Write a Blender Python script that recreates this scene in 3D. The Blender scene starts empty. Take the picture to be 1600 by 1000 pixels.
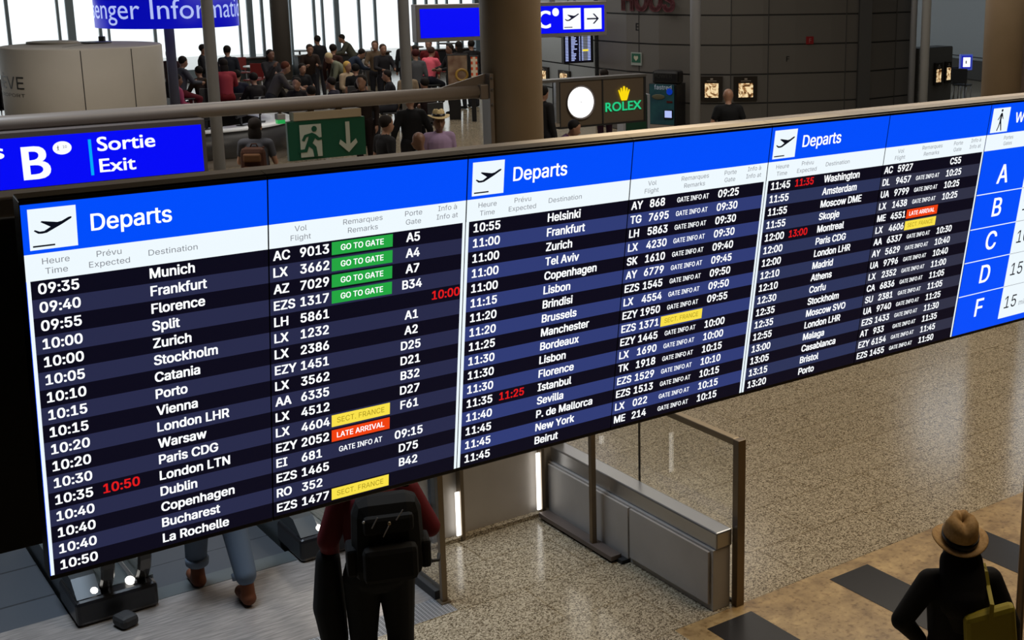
import bpy, bmesh, math, os, random
from mathutils import Vector, Matrix, Euler
random.seed(7)
SC = bpy.context.scene
COL = SC.collection

# ------------------------------------------------------------------ camera
CF, CX, CY = 1990.29, 1038.54, 399.85          # focal length and principal point (px, 1600x1000)
PITCH, ROLL = 0.221635, -0.00244834
CZ = 4.5
def _axes():
    w = Vector((0, math.cos(PITCH), -math.sin(PITCH))); r = Vector((1, 0, 0)); d = w.cross(r)
    c, s = math.cos(ROLL), math.sin(ROLL)
    return r * c - d * s, r * s + d * c, w
CR, CD, CW = _axes()
CAM = Vector((0, 0, CZ))
cam = bpy.data.cameras.new('camera'); camo = bpy.data.objects.new('camera', cam); COL.objects.link(camo)
cam.sensor_fit = 'HORIZONTAL'; cam.sensor_width = 36.0; cam.lens = CF * 36 / 1600
cam.shift_x = (800 - CX) / 1600; cam.shift_y = (CY - 500) / 1600
cam.clip_end = 400
camo.matrix_world = Matrix(((CR.x, -CD.x, -CW.x, 0), (CR.y, -CD.y, -CW.y, 0), (CR.z, -CD.z, -CW.z, CZ), (0, 0, 0, 1)))
SC.camera = camo
SC.view_settings.view_transform = 'Standard'; SC.view_settings.look = 'None'
SC.view_settings.exposure = 0.0; SC.view_settings.gamma = 1.0; SC.view_settings.use_curve_mapping = False

# ------------------------------------------------------------------ building axes
YAW = 0.658454
UX = Vector((math.cos(YAW), math.sin(YAW), 0)); NX = Vector((-math.sin(YAW), math.cos(YAW), 0))
def W(a, b, z=0.0): return UX * a + NX * b + Vector((0, 0, z))
def ab(P): return P.dot(UX), P.dot(NX)
def ray(x, y): return CR * ((x - CX) / CF) + CD * ((y - CY) / CF) + CW
def fl(x, y, z=0.0):
    d = ray(x, y); return CAM + d * ((z - CZ) / d.z)
def inb(x, y, b):                                # point on the vertical plane N = b -> (a, z)
    d = ray(x, y); P = CAM + d * (b / d.dot(NX)); return P.dot(UX), P.z
def ina(x, y, a):
    d = ray(x, y); P = CAM + d * (a / d.dot(UX)); return P.dot(NX), P.z
LV = 0.75                                        # the concourse behind lies four steps higher
def flc(x, y): return fl(x, y, LV)
def lev(s): return -48.6 + (CZ - LV) * s         # image row of the concourse floor where 1 m = s px

# ------------------------------------------------------------------ world and lights
world = bpy.data.worlds.new('world'); SC.world = world; world.use_nodes = True
bg = world.node_tree.nodes['Background']; bg.inputs[0].default_value = (0.93, 0.985, 1.0, 1); bg.inputs[1].default_value = 1.25
def area(name, loc, size, power, col, rot=(0, 0, 0), sy=None, spread=math.pi):
    l = bpy.data.lights.new(name, 'AREA'); l.energy = power; l.color = col; l.size = size
    if sy: l.shape = 'RECTANGLE'; l.size_y = sy
    l.spread = spread
    o = bpy.data.objects.new(name, l); COL.objects.link(o); o.location = loc; o.rotation_euler = rot
    return o
WARM = (1.0, 0.80, 0.55); NEUT = (1.0, 0.93, 0.84); COOL = (0.75, 0.87, 1.0)
area('ceiling_light_hall', W(13.0, 10.5, 8.8), 7.0, 700, (1.0, 0.90, 0.76), (0, 0, YAW))
area('ceiling_light_marble', W(7.5, 4.5, 8.8), 3.5, 195, WARM, (0, 0, YAW), spread=2.2)
area('ceiling_light_landing', W(2.2, 9.3, 8.8), 2.6, 120, COOL, (0, 0, YAW), spread=1.2)
area('ceiling_light_concourse', W(14, 24, 8.8), 9.0, 500, NEUT, (0, 0, YAW))
sp = bpy.data.lights.new('ceiling_spot', 'SPOT'); sp.energy = 3600; sp.color = (1.0, 0.86, 0.6); sp.spot_size = 0.34; sp.spot_blend = 1.0; sp.shadow_soft_size = 0.1
spo = bpy.data.objects.new('ceiling_spot', sp); COL.objects.link(spo); spo.location = W(3.25, 3.9, 8.8)
area('drum_fill_light', fl(60, 400, 0.75) + Vector((0, 0, 8.0)), 2.5, 210, NEUT, (0, 0, YAW), spread=1.5)  # added unseen lamp that brightens the left front of the cream drum
area('cafe_fill_light', W(17, 33, 8.8), 9.0, 520, NEUT, (0, 0, YAW))  # extra unseen lamp put in to brighten the crowd's near side
area('pale_wall_fill_light', W(30, 22, 8.8), 8.0, 260, (0.8, 0.9, 1.0), (0, 0, YAW))  # added cool lamp that lifts the pale wall at far right

# ------------------------------------------------------------------ materials
def srgb(r, g, b):
    f = lambda c: (c / 255 / 12.92) if c / 255 <= 0.04045 else ((c / 255 + 0.055) / 1.055) ** 2.4
    return (f(r), f(g), f(b))
def mat(name, col, rough=0.5, metal=0.0, emit=None, strength=1.0, spec=0.5):
    m = bpy.data.materials.new(name); m.use_nodes = True
    p = m.node_tree.nodes['Principled BSDF']
    p.inputs['Base Color'].default_value = (*col, 1); p.inputs['Roughness'].default_value = rough
    p.inputs['Metallic'].default_value = metal; p.inputs['Specular IOR Level'].default_value = spec
    if emit:
        p.inputs['Emission Color'].default_value = (*emit, 1); p.inputs['Emission Strength'].default_value = strength
    return m
def nodes(m): return m.node_tree.nodes, m.node_tree.links, m.node_tree.nodes['Principled BSDF']
def noisy(name, c1, c2, scale, rough=0.6, metal=0.0, detail=3.0, stretch=None, lo=0.35, hi=0.65):
    m = mat(name, c1, rough, metal); N, L, p = nodes(m)
    tc = N.new('ShaderNodeTexCoord'); mp = N.new('ShaderNodeMapping'); nz = N.new('ShaderNodeTexNoise'); cr = N.new('ShaderNodeValToRGB')
    if stretch: mp.inputs['Scale'].default_value = stretch
    nz.inputs['Scale'].default_value = scale; nz.inputs['Detail'].default_value = detail
    cr.color_ramp.elements[0].position = lo; cr.color_ramp.elements[1].position = hi
    cr.color_ramp.elements[0].color = (*c1, 1); cr.color_ramp.elements[1].color = (*c2, 1)
    L.new(tc.outputs['Object'], mp.inputs[0]); L.new(mp.outputs[0], nz.inputs['Vector']); L.new(nz.outputs[0], cr.inputs[0]); L.new(cr.outputs[0], p.inputs['Base Color'])
    return m
def glow(name, rgb, k=1.0, base=0.0): return mat(name, (base, base, base), 0.35, 0, rgb, k, 0.3)

def granite():
    m = mat('granite', (0.3, 0.27, 0.22), 0.16); N, L, p = nodes(m)
    tc = N.new('ShaderNodeTexCoord')
    v = N.new('ShaderNodeTexVoronoi'); v.inputs['Scale'].default_value = 105
    r1 = N.new('ShaderNodeValToRGB'); e = r1.color_ramp
    e.elements[0].position = 0.0; e.elements[0].color = (0.075, 0.057, 0.036, 1)
    e.elements[1].position = 1.0; e.elements[1].color = (0.50, 0.435, 0.325, 1)
    k = e.elements.new(0.3); k.color = (0.185, 0.148, 0.10, 1)
    k = e.elements.new(0.55); k.color = (0.34, 0.29, 0.21, 1)
    sp = N.new('ShaderNodeSeparateColor')
    L.new(tc.outputs['Object'], v.inputs['Vector']); L.new(v.outputs['Color'], sp.inputs[0]); L.new(sp.outputs[0], r1.inputs[0])
    br = N.new('ShaderNodeTexBrick'); br.offset = 0.5; br.inputs['Scale'].default_value = 1.0
    br.inputs['Brick Width'].default_value = 1.2; br.inputs['Row Height'].default_value = 0.59; br.inputs['Mortar Size'].default_value = 0.009; br.inputs['Mortar Smooth'].default_value = 0.2
    br.inputs['Color1'].default_value = (1, 1, 1, 1); br.inputs['Color2'].default_value = (0.9, 0.89, 0.87, 1); br.inputs['Mortar'].default_value = (0.68, 0.64, 0.57, 1)
    mp = N.new('ShaderNodeMapping'); mp.inputs['Location'].default_value = (0.3, -6.36 + 0.59 * 12, 0)
    mx = N.new('ShaderNodeMix'); mx.data_type = 'RGBA'; mx.blend_type = 'MULTIPLY'; mx.inputs[0].default_value = 1.0
    L.new(tc.outputs['Object'], mp.inputs[0]); L.new(mp.outputs[0], br.inputs['Vector'])
    L.new(r1.outputs[0], mx.inputs[6]); L.new(br.outputs['Color'], mx.inputs[7]); L.new(mx.outputs[2], p.inputs['Base Color'])
    return m
def marble():
    m = mat('marble', (0.4, 0.3, 0.16), 0.3); N, L, p = nodes(m)
    tc = N.new('ShaderNodeTexCoord'); n1 = N.new('ShaderNodeTexNoise'); n1.inputs['Scale'].default_value = 5; n1.inputs['Detail'].default_value = 8; n1.inputs['Roughness'].default_value = 0.65
    r = N.new('ShaderNodeValToRGB'); e = r.color_ramp
    e.elements[0].position = 0.3; e.elements[0].color = (0.17, 0.105, 0.045, 1); e.elements[1].position = 0.68; e.elements[1].color = (0.46, 0.325, 0.155, 1)
    n2 = N.new('ShaderNodeTexNoise'); n2.inputs['Scale'].default_value = 22; n2.inputs['Detail'].default_value = 4
    r2 = N.new('ShaderNodeValToRGB'); r2.color_ramp.elements[0].position = 0.33; r2.color_ramp.elements[0].color = (0.60, 0.54, 0.47, 1); r2.color_ramp.elements[1].position = 0.47; r2.color_ramp.elements[1].color = (1, 1, 1, 1)
    mx = N.new('ShaderNodeMix'); mx.data_type = 'RGBA'; mx.blend_type = 'MULTIPLY'; mx.inputs[0].default_value = 1.0
    L.new(tc.outputs['Object'], n1.inputs['Vector']); L.new(tc.outputs['Object'], n2.inputs['Vector'])
    L.new(n1.outputs[0], r.inputs[0]); L.new(n2.outputs[0], r2.inputs[0]); L.new(r.outputs[0], mx.inputs[6]); L.new(r2.outputs[0], mx.inputs[7]); L.new(mx.outputs[2], p.inputs['Base Color'])
    return m
def tiled(name, c1, c2, mortar, w, h, rough=0.5, ms=0.012, metal=0.0, offset=0.0, axes=None):
    m = mat(name, c1, rough, metal); N, L, p = nodes(m)
    tc = N.new('ShaderNodeTexCoord'); br = N.new('ShaderNodeTexBrick'); br.offset = offset
    br.inputs['Scale'].default_value = 1.0; br.inputs['Brick Width'].default_value = w; br.inputs['Row Height'].default_value = h; br.inputs['Mortar Size'].default_value = ms; br.inputs['Mortar Smooth'].default_value = 0.1
    br.inputs['Color1'].default_value = (*c1, 1); br.inputs['Color2'].default_value = (*c2, 1); br.inputs['Mortar'].default_value = (*mortar, 1)
    src = tc.outputs['Object']
    if axes:
        s = N.new('ShaderNodeSeparateXYZ'); c = N.new('ShaderNodeCombineXYZ'); L.new(src, s.inputs[0]); L.new(s.outputs[axes[0]], c.inputs[0]); L.new(s.outputs[axes[1]], c.inputs[1]); src = c.outputs[0]
    L.new(src, br.inputs['Vector']); L.new(br.outputs['Color'], p.inputs['Base Color'])
    return m
def glass_mat(name, tint=(0.93, 0.97, 0.96), refl=1.0, f0=0.05):
    m = bpy.data.materials.new(name); m.use_nodes = True; N, L = m.node_tree.nodes, m.node_tree.links
    N.clear(); o = N.new('ShaderNodeOutputMaterial'); t = N.new('ShaderNodeBsdfTransparent'); g = N.new('ShaderNodeBsdfGlossy'); mx = N.new('ShaderNodeMixShader')
    f = N.new('ShaderNodeLayerWeight'); f.inputs[0].default_value = 0.5
    pw = N.new('ShaderNodeMath'); pw.operation = 'POWER'; pw.inputs[1].default_value = 4.0
    ml = N.new('ShaderNodeMath'); ml.operation = 'MULTIPLY_ADD'; ml.inputs[1].default_value = 0.8; ml.inputs[2].default_value = f0
    t.inputs[0].default_value = (*tint, 1); g.inputs['Roughness'].default_value = 0.0; g.inputs[0].default_value = (refl, refl, refl, 1)
    L.new(f.outputs['Facing'], pw.inputs[0]); L.new(pw.outputs[0], ml.inputs[0]); L.new(ml.outputs[0], mx.inputs[0])
    L.new(t.outputs[0], mx.inputs[1]); L.new(g.outputs[0], mx.inputs[2]); L.new(mx.outputs[0], o.inputs[0])
    return m

M = dict(
    granite=granite(), marble=marble(), blackstone=mat('black granite', (0.018, 0.017, 0.018), 0.25),
    plate=noisy('brushed landing plate', (0.30, 0.275, 0.26), (0.46, 0.42, 0.395), 6, 0.24, 0.5, 4, (1, 9, 1)),
    tile=tiled('dark floor tile', srgb(62, 66, 72), srgb(56, 60, 66), srgb(34, 36, 40), 0.6, 0.6, 0.5),
    matgrid=tiled('perforated entrance mat', (0.03, 0.03, 0.03), (0.03, 0.03, 0.03), (0.36, 0.36, 0.37), 0.03, 0.02, 0.4, 0.006, 0.5),
    wallpanel=mat('grey wall panel', (0.105, 0.098, 0.090), 0.5), joint=mat('wall joint', (0.02, 0.02, 0.02), 0.7),
    ceiling=mat('ceiling paint', (0.10, 0.10, 0.10), 0.8), darkwall=mat('dark wall', (0.08, 0.08, 0.08), 0.8),
    lightwall=mat('pale blue grey wall', (0.50, 0.56, 0.60), 0.5),
    mullion=mat('grey blue window frame', (0.30, 0.38, 0.43), 0.35, 0.2), pane=glass_mat('window glass', (0.985, 0.995, 1.0), 1.0, 0.02),
    glass=glass_mat('balustrade glass', (0.96, 0.965, 0.95), 1.0, 0.045),
    black=mat('black plastic', (0.006, 0.006, 0.008), 0.35), blackmat=mat('matt black', (0.012, 0.012, 0.013), 0.75),
    rail=mat('board top rail', (0.10, 0.08, 0.052), 0.5, 0.3), bronze=mat('bronze metal', (0.30, 0.235, 0.15), 0.42, 0.85), steel=mat('brushed steel', (0.42, 0.42, 0.43), 0.32, 0.9), postbrown=mat('bronze post', (0.20, 0.155, 0.105), 0.35, 0.75),
    panelgrey=noisy('grey metal cladding', (0.40, 0.37, 0.345), (0.44, 0.41, 0.385), 3, 0.42, 0.1),
    beige=noisy('beige column paint', (0.25, 0.185, 0.115), (0.265, 0.195, 0.125), 4, 0.5), grey=mat('grey pole paint', (0.33, 0.345, 0.38), 0.4, 0.1), pipe=mat('beam paint', (0.19, 0.155, 0.13), 0.4, 0.1),
    signframe=mat('sign frame', (0.24, 0.225, 0.23), 0.4, 0.5), signframedark=mat('brown sign frame', (0.13, 0.105, 0.095), 0.4, 0.3),
    white=mat('white paint', (0.62, 0.61, 0.58), 0.5), drum=noisy('cream drum cladding', (0.43, 0.40, 0.355), (0.45, 0.42, 0.375), 2, 0.55),
    ink=mat('dark lettering', (0.02, 0.02, 0.02), 0.5), red=mat('red lacquer', (0.075, 0.006, 0.006), 0.4), brown=mat('brown sign face', (0.115, 0.085, 0.058), 0.5),
    wood=noisy('dark wood', (0.045, 0.025, 0.014), (0.075, 0.042, 0.024), 8, 0.5, 0, 3, (1, 1, 0.15)),
    s_blue=glow('screen blue', (0.0, 0.075, 0.97)), s_white=glow('screen white', (0.86, 0.95, 1.0)), s_dark=glow('screen row dark', srgb(11, 10, 26)), s_text=glow('screen text', (0.95, 0.98, 1.0), 1.15),
    s_l0=glow('screen row light a', srgb(40, 43, 74)), s_l1=glow('screen row light b', srgb(48, 60, 118)), s_l2=glow('screen row light c', srgb(44, 52, 88)), s_l3=glow('screen row light d', srgb(48, 50, 70)),
    s_head=glow('screen heading', srgb(125, 128, 136)), s_green=glow('screen green', srgb(36, 166, 66)), s_yel=glow('screen yellow', srgb(250, 226, 74)), s_or=glow('screen orange', srgb(240, 66, 16)), s_yink=glow('screen yellow ink', srgb(160, 138, 28)), s_red=glow('screen red', srgb(226, 26, 28)), s_ink=glow('screen ink', srgb(10, 14, 26)),
    e_blue=glow('sign blue', srgb(2, 8, 246)), e_white=glow('sign white', (0.93, 0.96, 1.0), 1.05), e_cyan=glow('sign cyan', srgb(0, 170, 250)), e_inkd=glow('sign ink', srgb(16, 18, 40)),
    e_blue2=glow('ring blue', srgb(6, 10, 172)), e_text2=glow('ring text', srgb(176, 190, 246)),
    x_green=mat('exit sign green', (0.004, 0.055, 0.026), 0.45, 0, srgb(0, 44, 24), 0.12), x_pic=mat('exit pictogram', (0.42, 0.42, 0.32), 0.5),
    led=glow('white led', (1.0, 0.96, 0.88), 2.2), clock=glow('clock face', (1, 1, 1), 1.6), gold=glow('gold sign', srgb(250, 216, 16)), teal=glow('green letters', srgb(36, 200, 130)),
    greenled=glow('green led', srgb(60, 240, 120), 1.3), counter=mat('white counter', (0.78, 0.82, 0.86), 0.25), deskgrey=mat('desk front', (0.055, 0.055, 0.06), 0.35), plinth=mat('desk plinth', (0.30, 0.26, 0.22), 0.5),
    straw=noisy('straw', (0.36, 0.205, 0.065), (0.46, 0.28, 0.10), 60, 0.75), straw2=noisy('pale straw', (0.50, 0.38, 0.18), (0.62, 0.48, 0.25), 60, 0.75), bagyellow=mat('yellow cloth', (0.30, 0.245, 0.008), 0.7),
    chairred=mat('red chair shell', (0.20, 0.02, 0.02), 0.4), chairdark=mat('dark chair', (0.03, 0.03, 0.032), 0.5), rubber=mat('black rubber', (0.02, 0.018, 0.016), 0.28), stepm=mat('ribbed step', (0.10, 0.11, 0.125), 0.4, 0.6), slant=mat('dark slanted metal', (0.055, 0.062, 0.068), 0.45, 0.5), deckm=mat('grey deck metal', (0.15, 0.17, 0.175), 0.35, 0.6),
)

# ------------------------------------------------------------------ mesh helpers
class MB:
    """collects shapes with material slots and links them as one mesh object"""
    def __init__(s): s.bm = bmesh.new(); s.mats = []
    def slot(s, m):
        if m not in s.mats: s.mats.append(m)
        return s.mats.index(m)
    def _tag(s, faces, m, smooth=False):
        i = s.slot(m)
        for f in faces: f.material_index = i; f.smooth = smooth
    def box(s, c, d, m, rot=None, bevel=0.0):
        r = bmesh.ops.create_cube(s.bm, size=1.0)['verts']
        bmesh.ops.scale(s.bm, verts=r, vec=d)
        if bevel:
            fs = list({e for v in r for e in v.link_edges})
            nv = bmesh.ops.bevel(s.bm, geom=fs, offset=bevel, segments=2, affect='EDGES', profile=0.5)
            r = list({v for f in nv['faces'] for v in f.verts} | {v for v in r if v.is_valid})
        if rot: bmesh.ops.rotate(s.bm, verts=r, cent=(0, 0, 0), matrix=rot)
        bmesh.ops.translate(s.bm, verts=r, vec=c)
        s._tag({f for v in r for f in v.link_faces}, m)
        return s
    def box2(s, lo, hi, m, bevel=0.0):
        lo, hi = Vector(lo), Vector(hi); return s.box((lo + hi) / 2, hi - lo, m, None, bevel)
    def lathe(s, prof, m, c=(0, 0, 0), seg=32, cap=True, rot=None, arc=None):
        rings = []; n = seg
        for r, z in prof:
            rings.append([s.bm.verts.new((r * math.cos(2 * math.pi * i / n), r * math.sin(2 * math.pi * i / n), z)) for i in range(n)])
        fs = []
        for a, b in zip(rings, rings[1:]):
            for i in range(n):
                fs.append(s.bm.faces.new((a[i], a[(i + 1) % n], b[(i + 1) % n], b[i])))
        if cap:
            fs.append(s.bm.faces.new(list(reversed(rings[0])))); fs.append(s.bm.faces.new(rings[-1]))
        vs = [v for r in rings for v in r]
        if rot: bmesh.ops.rotate(s.bm, verts=vs, cent=(0, 0, 0), matrix=rot)
        bmesh.ops.translate(s.bm, verts=vs, vec=c); s._tag(fs, m, True)
        for f in fs:
            if len(f.verts) > 4: f.smooth = False
        return s
    def tube(s, pts, r, m, seg=12, flat=1.0, up=Vector((0, 0, 1))):
        pts = [Vector(p) for p in pts]; rings = []
        for i, p in enumerate(pts):
            t = (pts[min(i + 1, len(pts) - 1)] - pts[max(i - 1, 0)]).normalized()
            u = up if abs(t.dot(up)) < 0.98 else Vector((1, 0, 0))
            e1 = t.cross(u).normalized(); e2 = e1.cross(t).normalized()
            rr = r[i] if isinstance(r, (list, tuple)) else r
            rings.append([s.bm.verts.new(p + e1 * rr * math.cos(2 * math.pi * k / seg) + e2 * rr * flat * math.sin(2 * math.pi * k / seg)) for k in range(seg)])
        fs = []
        for a, b in zip(rings, rings[1:]):
            for i in range(seg): fs.append(s.bm.faces.new((a[i], a[(i + 1) % seg], b[(i + 1) % seg], b[i])))
        caps = [s.bm.faces.new(list(reversed(rings[0]))), s.bm.faces.new(rings[-1])]
        s._tag(fs, m, True); s._tag(caps, m); return s
    def sweep(s, pts, sect, m, smooth=False, up=Vector((0, 0, 1))):
        """sect: closed 2D outline (e1 sideways, e2 up) swept along pts"""
        pts = [Vector(p) for p in pts]; rings = []
        for i, p in enumerate(pts):
            t = (pts[min(i + 1, len(pts) - 1)] - pts[max(i - 1, 0)]).normalized()
            e1 = t.cross(up)
            e1 = e1.normalized() if e1.length > 1e-4 else Vector((1, 0, 0))
            e2 = e1.cross(t).normalized()
            rings.append([s.bm.verts.new(p + e1 * a + e2 * b) for a, b in sect])
        fs = []; n = len(sect)
        for a, b in zip(rings, rings[1:]):
            for i in range(n): fs.append(s.bm.faces.new((a[i], a[(i + 1) % n], b[(i + 1) % n], b[i])))
        s._tag(fs, m, smooth); s._tag([s.bm.faces.new(list(reversed(rings[0]))), s.bm.faces.new(rings[-1])], m); return s
    def poly(s, pts, m, thick=None):
        vs = [s.bm.verts.new(p) for p in pts]; f = s.bm.faces.new(vs); fs = [f]
        f.normal_update()
        if thick:
            r = bmesh.ops.extrude_face_region(s.bm, geom=[f]); nv = [g for g in r['geom'] if isinstance(g, bmesh.types.BMVert)]
            bmesh.ops.translate(s.bm, verts=nv, vec=thick)
            fs = list({g for v in nv + vs for g in v.link_faces})
        s._tag(fs, m); return s
    def ball(s, c, r, m, seg=16, rings=10):
        vs = bmesh.ops.create_uvsphere(s.bm, u_segments=seg, v_segments=rings, radius=1.0)['verts']
        bmesh.ops.scale(s.bm, verts=vs, vec=r if isinstance(r, (tuple, Vector)) else (r, r, r)); bmesh.ops.translate(s.bm, verts=vs, vec=c)
        s._tag({f for v in vs for f in v.link_faces}, m, True); return s
    def build(s, name, parent=None, mw=None):
        bmesh.ops.recalc_face_normals(s.bm, faces=[f for f in s.bm.faces if f.calc_area() > 0])
        me = bpy.data.meshes.new(name); s.bm.to_mesh(me); s.bm.free()
        for m in s.mats: me.materials.append(m)
        o = bpy.data.objects.new(name, me); COL.objects.link(o)
        if parent: o.parent = parent
        if mw is not None: o.matrix_world = mw
        return o
    build2 = build
def tag(o, label=None, cat=None, group=None, kind=None):
    if label: o['label'] = label
    if cat: o['category'] = cat
    if group: o['group'] = group
    if kind: o['kind'] = kind
    return o
def thing(name, label, cat, mw=None, group=None, kind=None):
    o = bpy.data.objects.new(name, None); COL.objects.link(o); o.empty_display_size = 0.1
    if mw is not None: o.matrix_world = mw
    return tag(o, label, cat, group, kind)
def AT(a, b, z=0.0, rz=0.0): return Matrix.Translation(W(a, b, z)) @ Matrix.Rotation(YAW + rz, 4, 'Z')
def PT(P, rz=0.0): return Matrix.Translation(P) @ Matrix.Rotation(rz, 4, 'Z')
def struct(mb, name, mw=None): return tag(mb.build(name, None, mw), kind='structure')

# ------------------------------------------------------------------ lettering
try:
    FONT = bpy.data.fonts.load(os.path.join(bpy.utils.resource_path('LOCAL'), 'datafiles', 'fonts', 'Inter.woff2'))
except Exception:
    FONT = None
CAPH = 0.509 if FONT else 0.7
TQ = []
def text(mb, body, x, y, cap, m, xs=0.93, bold=0.02, z=0.0015, align='L', width=None, font=0, xform=None):
    """queue lettering: baseline start (x, y), capital height cap, in the xy plane of mb"""
    TQ.append((mb, body, x, y, cap, m, xs, bold, z, align, width, font, xform))
GLY = {}
def _curve(body, font):
    c = bpy.data.curves.new('t', 'FONT'); c.body = body; c.resolution_u = 4
    if font == 0 and FONT: c.font = FONT
    o = bpy.data.objects.new('t', c); COL.objects.link(o); return o
def load_glyphs(chars, font):
    """outline of every character filled by winding number (the font's contours overlap) + its advance"""
    from mathutils.geometry import delaunay_2d_cdt
    chars = [c for c in chars if (c, font) not in GLY]
    if not chars: return
    obs = [(c, _curve(c, font), _curve('H' + c + 'H', font)) for c in chars]; hh = _curve('HH', font)
    bpy.context.view_layer.update(); dg = bpy.context.evaluated_depsgraph_get()
    w0 = hh.dimensions.x
    for c, o, o2 in obs:
        loops = []
        if c != ' ':
            cu = o.to_curve(dg)
            for sp in cu.splines:
                P = sp.bezier_points; pts = []; n = len(P)
                for i in range(n):
                    p, q = P[i], P[(i + 1) % n]
                    straight = (p.handle_right - p.co).length < 1e-6 and (q.handle_left - q.co).length < 1e-6
                    m = 1 if straight else 4
                    for k in range(m):
                        t = k / m; u = 1 - t
                        pts.append((p.co * u ** 3 + p.handle_right * 3 * u * u * t + q.handle_left * 3 * u * t * t + q.co * t ** 3).to_2d())
                if len(pts) > 2: loops.append(pts)
            o.to_curve_clear()
        V, T = [], []
        if loops:
            vs, es = [], []
            for L in loops:
                k = len(vs); vs += L; es += [(k + i, k + (i + 1) % len(L)) for i in range(len(L))]
            r = delaunay_2d_cdt(vs, es, [], 0, 1e-5); V = r[0]
            for f in r[2]:
                x = sum(V[i].x for i in f) / len(f); y = sum(V[i].y for i in f) / len(f); wn = 0
                for L in loops:
                    for i in range(len(L)):
                        ax, ay = L[i - 1]; bx, by = L[i]
                        if (ay <= y) != (by <= y) and (bx - ax) * (y - ay) / (by - ay) + ax > x: wn += 1 if by > ay else -1
                if wn: T.append(tuple(f))
        GLY[(c, font)] = ([(v.x, v.y) for v in V], T, o2.dimensions.x - w0)
    for o in [q for t in obs for q in t[1:]] + [hh]:
        c = o.data; bpy.data.objects.remove(o); bpy.data.curves.remove(c)
def flush_text():
    for fnt in (0, 1): load_glyphs(sorted({c for q in TQ if q[11] == fnt for c in q[1]}), fnt)
    for mb, body, x, y, cap, m, xs, bold, z, align, width, font, xform in TQ:
        k = cap / (CAPH if font == 0 else 0.7); pen = 0.0; items = []
        for c in body:
            items.append((pen, GLY[(c, font)])); pen += GLY[(c, font)][2]
        vx = [p + v[0] for p, g in items for v in g[0]]
        if not vx: continue
        x0, x1 = min(vx), max(vx); kx = width / (x1 - x0) if width else k * xs
        w = (x1 - x0) * kx; ox = x - (0 if align == 'L' else w / 2 if align == 'C' else w)
        i = mb.slot(m); e = bold * k
        for sx_, sy_ in (((-1, -.5), (1, -.5), (-1, .5), (1, .5)) if bold > 0 else ((0, 0),)):   # heavier weight: the same strokes set again, a hair apart
            for p, g in items:
                vs = []
                for gx_, gy_ in g[0]:
                    px, py = ox + (p + gx_ - x0) * kx + sx_ * e, y + gy_ * k + sy_ * e
                    vs.append(mb.bm.verts.new(xform(px, py) if xform else (px, py, z)))
                for f in g[1]:
                    nf = mb.bm.faces.new([vs[j] for j in f]); nf.material_index = i
    TQ.clear()

# ================================================================== SETTING
# floor, local axes = building axes
def build_floor():
    mb = MB()
    A = [-60, 1.72, 3.95, 5.0, 90]; B = [-45, 6.36, 7.55, 7.81, 9.22, 13.4, 14.0, 58]
    for i in range(len(A) - 1):
        for j in range(len(B) - 1):
            a0, a1, b0, b1 = A[i], A[i + 1], B[j], B[j + 1]; am, bm_ = (a0 + a1) / 2, (b0 + b1) / 2
            if 1.72 < am < 3.95 and 9.22 < bm_ < 13.4: continue
            if 13.4 < bm_ < 14.0: continue
            m = M['granite']
            if am > 5.0 and bm_ < 6.36: m = M['marble']
            elif am < 3.95 and 7.81 < bm_ < 9.22: m = M['plate']
            elif am < 3.95 and 7.55 < bm_ < 7.81: m = M['matgrid']
            elif am < 1.72 and 9.22 < bm_ < 13.4: m = M['tile']
            z = LV if bm_ > 14 else 0
            mb.poly([(a0, b0, z), (a1, b0, z), (a1, b1, z), (a0, b1, z)], m)
    for k in range(4):                            # steps up to the concourse
        mb.box2((-60, 13.4 + .15 * k, LV / 4 * k - (.02 if k else 0)), (90, 14.0, LV / 4 * (k + 1) - .0005 * (3 - k)), M['granite'])
    for k in range(-1, 8):                        # black stone bands let into the marble
        a = 6.39 + 1.2 * k
        if a < 5.1: continue
        mb.box2((a, -3.0, -0.004), (a + 0.41, 6.235, 0.0025), M['blackstone'])
    return struct(mb, 'floor', AT(0, 0))
build_floor()
PIT = MB()                                        # the escalator well
PIT.box2((1.7, 9.2, -5.3), (1.72, 13.4, -0.002), M['darkwall']).box2((3.95, 9.2, -5.3), (3.97, 13.4, -0.002), M['darkwall'])
PIT.box2((1.7, 13.38, -5.3), (3.97, 13.40, -0.002), M['darkwall']).box2((1.7, 9.18, -5.3), (3.97, 9.215, -0.03), M['darkwall']).box2((1.7, 9.2, -5.3), (3.97, 13.4, -5.25), M['darkwall'])
struct(PIT, 'wall_well', AT(0, 0))

# ceiling and outer walls
cb = MB(); cb.box2((-30, -25, 9.0), (70, 57, 9.2), M['ceiling']); struct(cb, 'ceiling', AT(0, 0))
w = MB(); w.box2((-30, -25.2, 0), (70, -25, 9), M['darkwall']); struct(w, 'wall_rear', AT(0, 0))
w = MB(); w.box2((-30.2, -25, 0), (-30, 54, 9), M['darkwall']); struct(w, 'wall_left', AT(0, 0))
w = MB(); w.box2((70, -25, 0), (70.2, 58, 9), M['darkwall']); struct(w, 'wall_right', AT(0, 0))

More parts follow.
